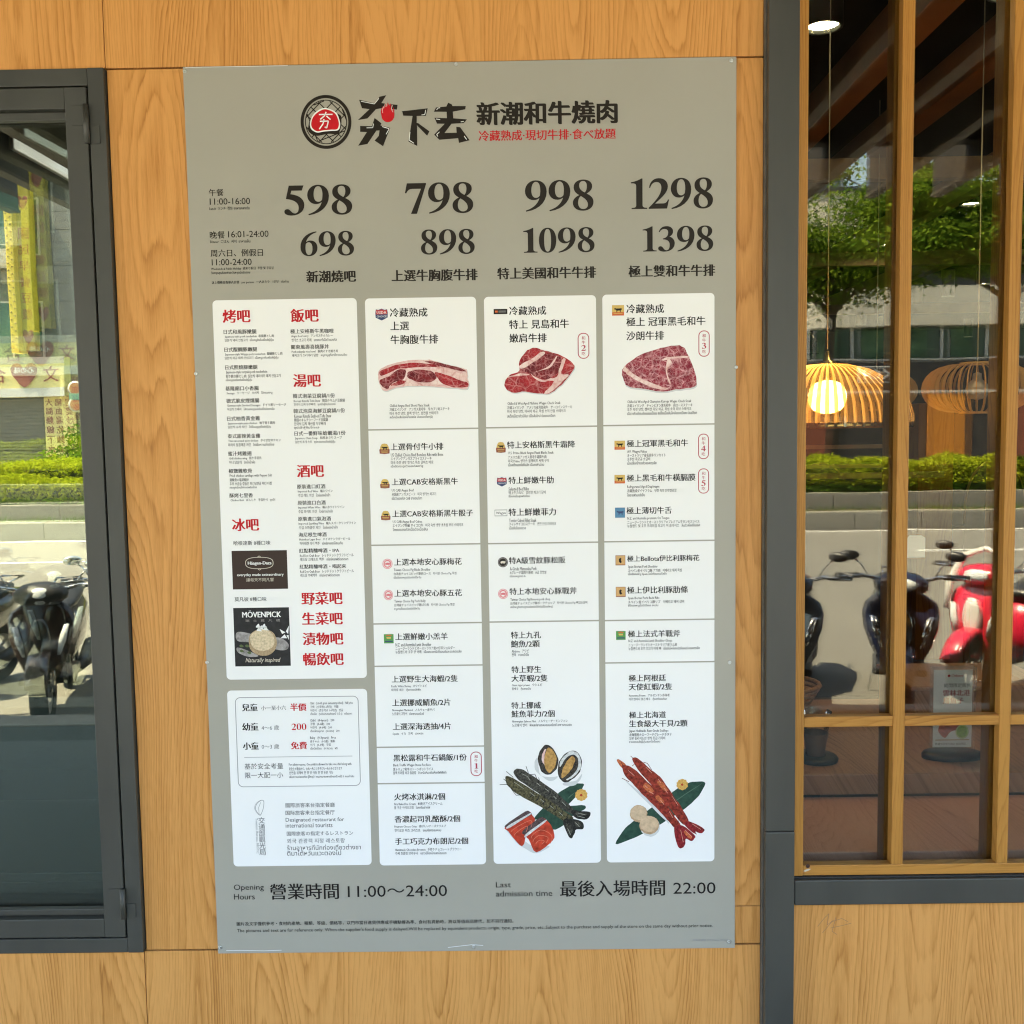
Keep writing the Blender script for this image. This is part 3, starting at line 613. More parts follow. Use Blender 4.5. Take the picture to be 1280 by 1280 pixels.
# ---- cards
def cardx(p, q): return (at(*p).x+at(*q).x)/2
CY0 = -5e-4
def card(label, l0, l1, r0, r1):
    x0 = cardx(l0, l1); x1 = cardx(r0, r1); z1 = (at(*l0).z+at(*r0).z)/2; z0 = (at(*l1).z+at(*r1).z)/2
    mb = MB().poly(rpoly(x0, x1, z0, z1, .0095), CY0, CARD); o = part(mb, 'menu_card', MBD, label); return o, x0, x1
K1, *_ = card('white card of bar sections with red headings', (265.5, 375), (283.5, 850), (446, 373), (458.5, 847))
KC, *_ = card('white card with child prices and tourist notice', (284.5, 863.5), (291.5, 1083), (459.5, 860.5), (464, 1081))
K2, a2, b2 = card('white card of the second price column', (457, 373), (474, 1082), (594.5, 371), (608, 1080))
K3, a3, b3 = card('white card of the third price column', (605, 371), (617, 1080), (745, 369), (751, 1078))
K4, a4, b4 = card('white card of the fourth price column', (752.5, 368.5), (759, 1078.5), (893, 366), (893, 1076))
for K, a, b, ys, cx in ((K2, a2, b2, (536.3, 680.6, 779, 832, 933.3, 978.8), 535), (K3, a3, b3, (533.7, 678.6, 776.6), 680), (K4, a4, b4, (531, 676.3, 774.8, 827.8), 823)):
    for y in ys:
        z = at(cx, y).z; part(MB().add([(a, CY0-1e-4, z-.0016), (b, CY0-1e-4, z-.0016), (b, CY0-1e-4, z+.0016), (a, CY0-1e-4, z+.0016)], [(0, 1, 2, 3)], BOARD), 'divider_line', K)
PB = -8e-4
def fine(parent, rows, x0s=None):
    """very small multilingual print, one mesh for each block: rows of (x0, x1, yc, text)"""
    mb = MB()
    for x0, x1, yc, s in rows:
        a = at(x0, yc); b = at(x1, yc); text_into(mb, s, a.x, b.x, a.z, FINE, PB, 'f', h=(3.9 if s.isascii() else 3.7)*(a.y-CAM.y)/1280*1.12, res=1)
    return part(mb, 'fine_print', parent)

# ---- header
def cp(fx, fy, s, pts): return [(lambda p: (p.x, p.z))(at(fx+u*s, fy+v*s)) for u, v in pts]
S5 = 130/1280; c5 = lambda *p: cp(370, 110, S5, p)
S6 = 110/1280; c6 = lambda *p: cp(490, 110, S6, p)
ctr = at(407.6, 152.6); kx = ctr.x; kz = ctr.z; U = (2.284)/1280
mb = MB(); y = PB
n = 72
ring_strip(mb, ell(kx, kz, 31*U, 32*U, n), ell(kx, kz, 27.2*U, 28.2*U, n), y, INKB)
ring_strip(mb, ell(kx, kz, 25.6*U, 26.4*U, n), ell(kx, kz, 24.6*U, 25.4*U, n), y, INKB)
R0 = 25*U
for ang in (45, -45, 20, -70):
    d = Vector((math.cos(math.radians(ang)), math.sin(math.radians(ang)))); nn = Vector((-d.y, d.x))
    for k in range(-2, 3):
        o = k*10.5*U+(3*U if ang in (20, -70) else 0)
        if ang in (20, -70) and k not in (-2, 2): continue
        h = math.sqrt(max(0, R0*R0-o*o)); line(mb, [(kx+nn.x*o-d.x*h, kz+nn.y*o-d.y*h), (kx+nn.x*o+d.x*h, kz+nn.y*o+d.y*h)], 1.15*U, y-2e-5, INKB)
mb.poly(smooth(c5((150, 500), (180, 560), (260, 590), (400, 565), (510, 570), (550, 500), (560, 400), (540, 330), (400, 300), (200, 360))), y-5e-5, INKB)
mb.poly(smooth(c5((172, 440), (200, 350), (260, 285), (340, 248), (430, 265), (500, 310), (535, 390), (545, 460), (520, 520), (430, 530), (340, 538), (260, 550), (190, 510))), y-8e-5, WHITEI)
mb.poly(smooth(c5((188, 440), (212, 360), (270, 300), (345, 264), (425, 280), (488, 322), (520, 395), (528, 455), (505, 508), (425, 515), (335, 524), (262, 534), (205, 498))), y-1.1e-4, RED)
for pl in (((282, 328), (450, 326)), ((372, 295), (350, 345), (300, 388)), ((375, 345), (425, 390)), ((295, 412), (400, 408), (378, 495), (355, 480)), ((345, 385), (335, 440), (288, 508))):
    line(mb, c5(*pl), 1.5*U, y-1.4e-4, WHITEI)
part(mb, 'logo_emblem', MBD)
mb = MB()
for pl in (c5((778, 146), (965, 190), (1030, 108), (1112, 90), (1052, 186), (1095, 192), (1070, 248), (985, 262), (880, 376), (762, 396), (905, 262), (812, 250)),
           c5((1150, 200), (1250, 208), (1243, 268), (1170, 258)),
           c5((790, 468), (935, 472), (968, 370), (1052, 436), (1040, 462), (1160, 492), (1072, 718), (968, 648), (1020, 590), (1028, 524), (990, 526), (880, 690), (766, 712), (872, 544), (790, 540)),
           c6((150, 340), (520, 296), (492, 406), (360, 408), (360, 510), (380, 512), (545, 632), (512, 696), (365, 545), (368, 845), (240, 780), (300, 408), (165, 404)),
           c6((610, 346), (640, 285), (790, 270), (818, 215), (870, 240), (880, 264), (1073, 264), (1066, 312), (885, 346), (892, 442), (1090, 458), (1045, 512), (866, 522), (765, 655), (940, 652), (935, 565), (992, 572), (1130, 762), (975, 800), (962, 732), (690, 755), (614, 680), (766, 522), (655, 520), (618, 434), (800, 440), (795, 348))):
    mb.poly(pl, y-1e-5*0, INKB)
for pl in (((800, 165), (965, 198), (1020, 130)), ((955, 440), (945, 490), (870, 492)), ((1060, 476), (1148, 502), (1110, 570))): line(mb, c5(*pl), .75*U, y-6e-5, WHITEI)
for pl in (((490, 320), (478, 388), (430, 394)), ((262, 640), (250, 760), (320, 805)), ((650, 320), (665, 295), (700, 288)), ((640, 452), (700, 460)), ((1000, 495), (1045, 488)), ((690, 640), (650, 680), (668, 706)), ((1050, 700), (1085, 750))): line(mb, c6(*pl), .8*U, y-6e-5, WHITEI)
part(mb, 'logo_lettering', MBD)
mb = MB()
fl = smooth(c5((1050, 330), (1045, 280), (1068, 230), (1085, 250), (1100, 200), (1122, 225), (1128, 178), (1150, 215), (1172, 185), (1165, 240), (1195, 280), (1198, 240), (1212, 300), (1205, 370), (1165, 415), (1110, 420), (1065, 385)), 4)
mb.poly(fl, y-1.2e-4, RED)
for pl in (((1068, 310), (1062, 270), (1080, 230)), ((1195, 300), (1175, 260), (1185, 210)), ((1108, 235), (1110, 200))): line(mb, c5(*pl), .9*U, y-1.5e-4, flat('pale pink ink', (.75, .45, .42, 1), .45))
part(mb, 'logo_flame', MBD)
T(MBD, '新潮和牛燒肉', 596.5, 771, 143, INKB, 'h', name='heading_text')
T(MBD, '冷藏熟成·現切牛排·食べ放題', 598.5, 769.5, 170.2, RED, 'b', name='heading_text')
for s, x0, x1, y0, y1 in (('598', 354.5, 441.5, 231, 269), ('698', 375, 443.5, 289, 320), ('798', 505, 593, 228, 267), ('898', 525, 594.5, 286.5, 318), ('998', 655.5, 743.5, 225, 264), ('1098', 652, 744.5, 284.5, 316),
        ('1298', 786, 893, 222.5, 261.5), ('1398', 801, 893, 282.5, 314.5)): N(MBD, s, x0, x1, y0, y1)
for s, x0, x1, yc in (('新潮燒吧', 383.4, 444.6, 346.2), ('上選牛胸腹牛排', 490, 596.6, 345), ('特上美國和牛牛排', 622, 744.6, 342.3), ('極上雙和牛牛排', 786, 893.4, 339.6)): T(MBD, s, x0, x1, yc, INKB, 's', name='heading_text')
for s, x0, x1, yc, w_ in (('午餐', 261.3, 279.4, 241, 'm'), ('11:00-16:00', 262.3, 312.6, 252.3, 'r'), ('晚餐', 262.5, 281, 294, 'm'), ('16:01-24:00', 285.3, 335.7, 293.2, 'r'), ('周六日、例假日', 263.4, 328.6, 316.8, 'm'), ('11:00-24:00', 264.8, 314.6, 328.2, 'r')): T(MBD, s, x0, x1, yc, INKB, w_, name='time_text')
fine(MBD, [(262, 312, 260.8, 'Lunch  ランチ  점심  อาหารกลางวัน')]); fine(MBD, [(263, 313, 302.2, 'Dinner  ごはん  저녁  อาหารเย็น')])
fine(MBD, [(264, 342, 336.4, 'Weekends & Public Holiday  週末と祝日  주말 및 공휴일'), (264, 313, 341.6, 'วันหยุดสุดสัปดาห์และวันหยุดนักขัตฤกษ์'), (265, 361, 353.6, '以上價格皆為單人計價   per person   一人あたり   1인당   ต่อท่าน')])

# ---- bar card
for s, x0, x1, yc in (('烤吧', 278.8, 312.6, 395.6), ('飯吧', 363.7, 397.8, 394.8), ('湯吧', 366.9, 400.7, 476), ('酒吧', 371.6, 404.5, 589), ('冰吧', 290.6, 323.4, 656.2), ('野菜吧', 377.3, 427.8, 748.3), ('生菜吧', 378, 428, 773.6), ('漬物吧', 378.7, 428.8, 798.8), ('暢飲吧', 379.5, 429.2, 824.2)):
    T(K1, s, x0, x1, yc, RED, 's', name='heading_text')
JP = 'Japanese-style '
L = [('日式和風豚嫩腿', 279.7, 320.7, 415, [(281, 342.5, JP+'pork tenderloin  和風豚とし肉'), (281, 342, '일본식 돼지 안심고기  เนื้อหมูสันในสไตล์ญี่ปุ่น')]),
 ('日式醍醐豚嫩腿', 280.6, 321.4, 437.2, [(281.5, 353, JP+'Waygu pork tenderloin  醍醐豚とし肉'), (281, 348, '일본식 와규 돼지 안심고기  เนื้อหมูวากิวสไตล์ญี่ปุ่น')]),
 ('日式照燒豚嫩腿', 281.6, 322, 459.4, [(282.5, 334, JP+'teriyaki pork tenderloin'), (282.5, 351, '照り焼き豚とし肉  일본식 데리야끼 돼지 안심고기'), (282.5, 315, 'เนื้อหมูเทอริยากิสไตล์ญี่ปุ่น')]),
 ('基隆廟口小香腸', 282, 323.5, 485.8, [(283.5, 340.5, 'Sausage   ソーセージ   소시지   ไส้กรอกหมู')]),
 ('德式脆皮煙燻腸', 283, 324.2, 501.2, [(284, 357.6, 'German-style Smoked Sausages   ドイツ風ソーセージ'), (284.2, 343, '독일식 소세지   ไส้กรอกหมูรมควันสไตล์เยอรมัน')]),
 ('日式柚香黃金雞', 284, 325, 523.4, [(285, 343.8, JP+'yuzu chicken   柚子香る鶏肉'), (285, 338.7, '일본식 유자 치킨   ไก่ย้อมยูสุสไตล์ญี่ปุ่น')]),
 ('泰式甜辣黃金雞', 284.8, 325.3, 545.3, [(285.5, 351, 'Thai sweet and spicy chicken   タイ式甘辛チキン'), (285.5, 342.8, '마라의 달콤매콤 치킨   ไก่เผ็ดหวานสไตล์ไทย')]),
 ('蜜汁烤雞翅', 285.3, 314.5, 567.2, [(286.5, 327, 'Grill chicken wing   照り手羽先'), (286.5, 319, '허니 닭날개   ปีกไก่น้ำผึ้ง')]),
 ('椒鹽雞軟骨', 286, 315, 588.8, [(287.3, 340, 'Fried chicken cartilage with Pepper Salt'), (287.3, 311, '鶏軟骨の塩胡椒炒'), (287.3, 339.7, '후추 소금을 곁들인 튀긴닭연골 치킨 너겟'), (287.3, 321, 'กระดูกอ่อนไก่ทอดพริกไทย')]),
 ('酥烤七里香', 287, 316.2, 619.5, [(288.3, 344, 'Chicken Butt   ぼんじり   통집탄이   ตูดไก่')])]
L += [('極上安格斯牛黑咖哩', 363.1, 417, 414.4, [(364.2, 416, 'Angus beef curry   アンガス牛のカレー'), (364.5, 421, '앵거스 소고기 카레   แกงกะหรี่เนื้อวัวแองกัส')]),
 ('關東風壽喜燒豚丼', 364, 411.2, 433.9, [(364.8, 422.6, 'Pork sukiyaki rice bowl   豚肉のすき焼き丼'), (365, 434, '돼지고기 스키야키 덮밥   หมูชาบูสุกี้ยากี้ราดบนข้าว')]),
 ('韓式泡菜豆腐鍋/1份', 366.2, 418.6, 495.2, [(367.3, 431, 'Korean Kimchi Tofu Stew   韓国のキムチ豆腐鍋'), (367.3, 419.3, '한국식 김치 두부찌개   ซุปเต้าหู้กิมจิเกาหลี')]),
 ('韓式泡菜海鮮豆腐鍋/1份', 367, 431.2, 514, [(367.8, 414, 'Korean Kimchi Seafood Tofu Stew'), (367.8, 410, '韓国のキムチシーフード豆腐鍋'), (367.8, 407, '한국식 김치 해산물 두부찌개'), (367.8, 399, 'ซุปเต้าหู้กิมจิทะเล')]),
 ('日式一番鮮味蛤蠣湯/1份', 368.2, 432, 542, [(369, 427.5, 'Japanese Clam Soup   和風あさりスープ'), (369, 419, '일본식 조개 스프   ซุปหอยลายสไตล์ญี่ปุ่น')]),
 ('原裝進口紅酒', 371.4, 406.7, 608.4, [(372.5, 415.8, 'Imported Red Wine   輸入ワイン'), (372.8, 412.7, '수입 레드 와인   ไวน์แดงนำเข้า')]),
 ('原裝進口白酒', 372.2, 407, 628.6, [(372.8, 430.5, 'Imported White Wine   輸入ホワイトワイン'), (373.2, 416, '수입 화이트 와인   ไวน์ขาวนำเข้า')]),
 ('原裝進口氣泡酒', 372.8, 413.6, 648.7, [(373.4, 445, 'Imported Sparkling Wine   輸入スパークリングワイン'), (373.8, 422, '수입 스파클링 와인   ไวน์แดงนำเข้า')]),
 ('海尼根生啤酒', 373.4, 408.2, 668.5, [(374.3, 438, 'Heineken Lager Beer   ハイネケンラガービール'), (374.6, 428.6, '하이네켄 라거 맥주   เบียร์ลาเกอร์ไฮเนเก้น')]),
 ('紅點精釀啤酒・IPA', 374, 424, 688.5, [(375, 442, 'Red Dot Craft Beer   レッドドットクラフトビール'), (375.2, 435.3, '레드닷 크래프트 맥주   เบียร์คราฟต์เรดดอท')]),
 ('紅點精釀啤酒・喝起來', 374.6, 432.7, 708.4, [(375.3, 442.4, 'Red Dot Craft Beer   レッドドットクラフトビール'), (375.6, 424.5, '레드닷 수제맥주   เบียร์คราฟต์เรดดอท')])]
for s, x0, x1, yc, rows in L:
    T(K1, s, x0, x1, yc, INK, 'b', res=2)
    fine(K1, [(a, b, yc+6+4.85*i+(.3 if len(rows) > 2 else 0), q) for i, (a, b, q) in enumerate(rows)])
T(K1, '哈根達斯 8種口味', 292, 338, 679, INK, 'm', res=2); T(K1, '莫凡彼 8種口味', 293.4, 333.2, 749.2, INK, 'm', res=2)
def quad(pts): return [(lambda p: (p.x, p.z))(at(*p)) for p in pts]
def rect(px0, py0, px1, py1):
    a = at(px0, py1); b = at(px1, py0); return [(a.x, a.z), (b.x, a.z), (b.x, b.z), (a.x, b.z)]
BR = flat('dark brown print', (.045, .028, .022, 1), .4); CH = flat('charcoal print', (.022, .022, .024, 1), .38, var=.3, vscale=60)
CREAM = flat('cream print', (.62, .56, .46, 1), .45)
mb = MB(); mb.poly(rect(291.3, 687.6, 358.6, 736.8), PB, BR); part(mb, 'ice_cream_advert', K1, 'dark brown ice cream advert')
o = K1.children[-1]
mb = MB(); c_ = at(324.3, 703.7); rx, rz = 17.8*U, 7.6*U
ov = [(c_.x+rx*math.copysign(abs(math.cos(a))**.8, math.cos(a)), c_.z+rz*math.copysign(abs(math.sin(a))**.7, math.sin(a))) for a in [2*PI*k/40 for k in range(40)]]
iv = [(c_.x+(p[0]-c_.x)*.955, c_.z+(p[1]-c_.z)*.91) for p in ov]; ring_strip(mb, ov, iv, PB-1.5e-4, CREAM)
line(mb, [(c_.x-2*U, c_.z+rz), (c_.x, c_.z+rz+1.5*U), (c_.x+2*U, c_.z+rz)], .6*U, PB-1.6e-4, CREAM); line(mb, [(c_.x-2*U, c_.z-rz), (c_.x, c_.z-rz-1.5*U), (c_.x+2*U, c_.z-rz)], .6*U, PB-1.6e-4, CREAM); part(mb, 'oval_outline', K1)
T(K1, 'Häagen-Dazs', 310, 339.2, 703.9, WHITEI, 's', name='brand_text', y=PB-1.5e-4); T(K1, 'everyday made extraordinary', 296.5, 354.6, 718.6, WHITEI, 'b', name='slogan_text', y=PB-1.5e-4); T(K1, '讓每天不同凡響', 308, 342.3, 724.9, CREAM, 'r', name='slogan_text', y=PB-1.5e-4, res=2)
mb = MB(); mb.poly(rect(294.3, 759, 361.2, 833), PB, CH)
mp = lambda *p: cp(260, 590, 210/996, p)
GRP = flat('grey swirl print', (.30, .28, .27, 1), .4, var=.5, vscale=90); SC1 = flat('scoop print', (.62, .50, .33, 1), .45, var=.28, vscale=220); SC2 = flat('scoop shade print', (.40, .29, .17, 1), .45, var=.3, vscale=260)
mb.poly(smooth(mp((172, 950), (240, 955), (330, 985), (420, 980), (475, 1015), (470, 1050), (420, 1055), (330, 1030), (250, 1010), (175, 1000))), PB-1e-4, GRP)
mb.poly(smooth(mp((175, 1040), (240, 1060), (300, 1090), (240, 1095), (180, 1070))), PB-1e-4, GRP)
mb.poly(smooth(mp((243, 1010), (250, 965), (290, 935), (330, 930), (385, 950), (408, 1000), (400, 1050), (360, 1085), (300, 1085), (255, 1055))), PB-1.3e-4, SC2)
mb.poly(smooth(mp((250, 1000), (258, 962), (295, 938), (335, 935), (378, 955), (395, 1000), (380, 1040), (330, 1060), (275, 1045))), PB-1.6e-4, SC1)
for c in ((318, 925), (300, 915), (335, 915), (345, 930), (305, 935)): mb.poly(smooth(mp((c[0]-16, c[1]+4), (c[0], c[1]-16), (c[0]+8, c[1]), (c[0]+16, c[1]+8), (c[0], c[1]+8))), PB-1.9e-4, WHITEI)
for q in (((425, 930), (460, 950), (440, 960)), ((480, 910), (462, 945), (476, 960)), ((430, 985), (455, 962), (470, 985)), ((478, 965), (466, 968), (480, 995))): mb.poly(mp(*q), PB-1.9e-4, WHITEI)
for c in ((198, 1030), (232, 1030), (245, 1070), (200, 1060)): mb.poly(smooth(mp((c[0]-12, c[1]), (c[0], c[1]-8), (c[0]+14, c[1]+3), (c[0], c[1]+9))), PB-1.5e-4, flat('vanilla green print', (.09, .12, .05, 1), .45))
part(mb, 'ice_cream_advert', K1, 'black ice cream advert with vanilla scoop')
T(K1, 'MÖVENPICK', 303, 351.3, 767.6, WHITEI, 's', h=8.8, name='brand_text', y=PB-2e-4); T(K1, '瑞   士   莫   凡   彼', 307, 350, 775.8, GRP, 'r', h=3.3, name='slogan_text', y=PB-2e-4, res=2)
T(K1, 'Naturally inspired', 307.5, 350, 826, CREAM, 'm', h=7.2, name='slogan_text', y=PB-2e-4, shear=.3)

# ---- child card
GREY = flat('grey ink', (.30, .29, .28, 1), .5); GREYD = flat('dark grey ink', (.10, .10, .10, 1), .5)
x0 = cardx((293.8, 875), (297.6, 980)); x1 = cardx((448.6, 875), (450.6, 980)); z1 = at(371, 870.6).z; z0 = at(371, 983).z
mb = MB(); ring_strip(mb, rpoly(x0, x1, z0, z1, .012), rpoly(x0+.0016, x1-.0016, z0+.0016, z1-.0016, .0105), PB, GREY)
a = at(305.5, 946.6); b = at(440.5, 945); mb.add([(a.x, PB, a.z-.0006), (b.x, PB, a.z-.0006), (b.x, PB, a.z+.0006), (a.x, PB, a.z+.0006)], [(0, 1, 2, 3)], GREY); part(mb, 'rule_frame', KC)
for s, x0, x1, yc, m_, w_ in (('兒童', 302.7, 322, 884.5, INK, 's'), ('小一至小六', 326.5, 357.6, 885, INK, 'r'), ('半價', 363, 382.8, 884, RED, 's'), ('幼童', 303.2, 323, 908.6, INK, 's'), ('4～6 歲', 327, 348.8, 909.6, GREYD, 'r'),
        ('小童', 304, 323.4, 932.6, INK, 's'), ('0～3 歲', 327.2, 349, 933.2, GREYD, 'r'), ('免費', 364, 383.6, 932, RED, 's'), ('基於安全考量', 305.8, 354, 958, INK, 'r'), ('限一大配一小', 306.4, 354, 969.2, INK, 'r')): T(KC, s, x0, x1, yc, m_, w_)
N(KC, '200', 364.3, 383.2, 904.2, 912.4, RED)
for ys, q in ((879.4, (('Child   (1st-6th grade elementary school)   Half price', 441), ('子供   (小学校1-6年生)   半額', 423), ('어린이   (초등학교 1-6학년)   반값', 429), ('เด็กเล็ก   (ระดับประถมศึกษาปี 1-ปี 6)   ครึ่งราคา', 440))),
        (900.8, (('Child   (4-6years)   200', 418), ('子供   (4-6歳)   200', 412.6), ('어린이   (4-6세)   200', 415), ('เด็กเล็กอนุบาล   (4-6ขวบ)   200', 424.5))), (922.5, (('Baby   (0-3years)   Free', 420), ('赤ちゃん   (0-3歳)   無料', 419), ('아기   (0-3세)   무료', 413.7), ('เด็กวัยเรียน   (0-3ขวบ)   ฟรี', 422)))):
    fine(KC, [(387.6+.2*i, x1, ys+4.4*i, s) for i, (s, x1) in enumerate(q)])
fine(KC, [(361.2, 440, 956, 'For safety reasons, One adult is allowed to take one child along with.'), (361.4, 427.6, 961, '安全上の理由から、大人一人につき子ども一人のみとなります'), (361.6, 416.5, 966, '안전을 위해서 한 명 당 아동 한 명 동반 가능'), (361.6, 442.6, 971.3, 'เพื่อความปลอดภัย ผู้ใหญ่ 1 คนสามารถพาเด็กมาด้วยได้ 1 คนเท่านั้น')])
for s, x0, x1, yc, h in (('國際旅客來台指定餐廳', 357, 418.5, 1006.6, None), ('国际旅客来台指定餐厅', 357, 418.3, 1016, None), ('Designated restaurant for', 357.2, 430.3, 1025.4, 6.6), ('international tourists', 357.2, 415.6, 1031.7, 5.8), ('国際旅客の指定するレストラン', 358.6, 441.4, 1042, None),
        ('외국 관광객 지정 레스토랑', 359, 431.2, 1051.2, None), ('ร้านอาหารที่นักท่องเที่ยวต่างชา', 359, 451, 1060, None), ('ติมาไต้หวันแวะตองไป', 359, 426.5, 1066.8, None)): T(KC, s, x0, x1, yc, INK, 'r', h=h, res=2, name='notice_text')
mb = MB()
for i, ch in enumerate('交通部觀光局'):
    p0 = at(323.2+.25*i, 1025.5+7.9*i); p1 = at(331+.25*i, 1025.5+7.9*i); text_into(mb, ch, p0.x, p1.x, p0.z, GREYD, PB, 'm', res=2)
a_, fs_ = glyph_mesh('Tourism Bureau, MOTC', 1); mn, mx = a_.min(0), a_.max(0); p0 = at(318.8, 1022.5); p1 = at(321.2, 1066.5); k = (p0.z-p1.z)/(mx[0]-mn[0])
mb.add([(p0.x+(v[1]-mn[1])*k, PB, p0.z-(v[0]-mn[0])*k) for v in a_.tolist()], fs_, GREYD); part(mb, 'bureau_text', KC)
mb = MB()
for cxx, m_ in ((0, GREY), (.45, GREYD)):
    lf = smooth(cp(275, 850, .1875, ((262+cxx*10, 900), (232+cxx*12, 860), (240+cxx*14, 825), (270+cxx*10, 802), (292, 806+cxx*5), (290, 850), (278, 885))), 5); line(mb, lf+lf[:1], .45*U, PB-1e-5*cxx, m_)
line(mb, cp(275, 850, .1875, ((262, 898), (258, 850), (272, 815))), .5*U, PB, GREY); part(mb, 'bureau_emblem', KC)

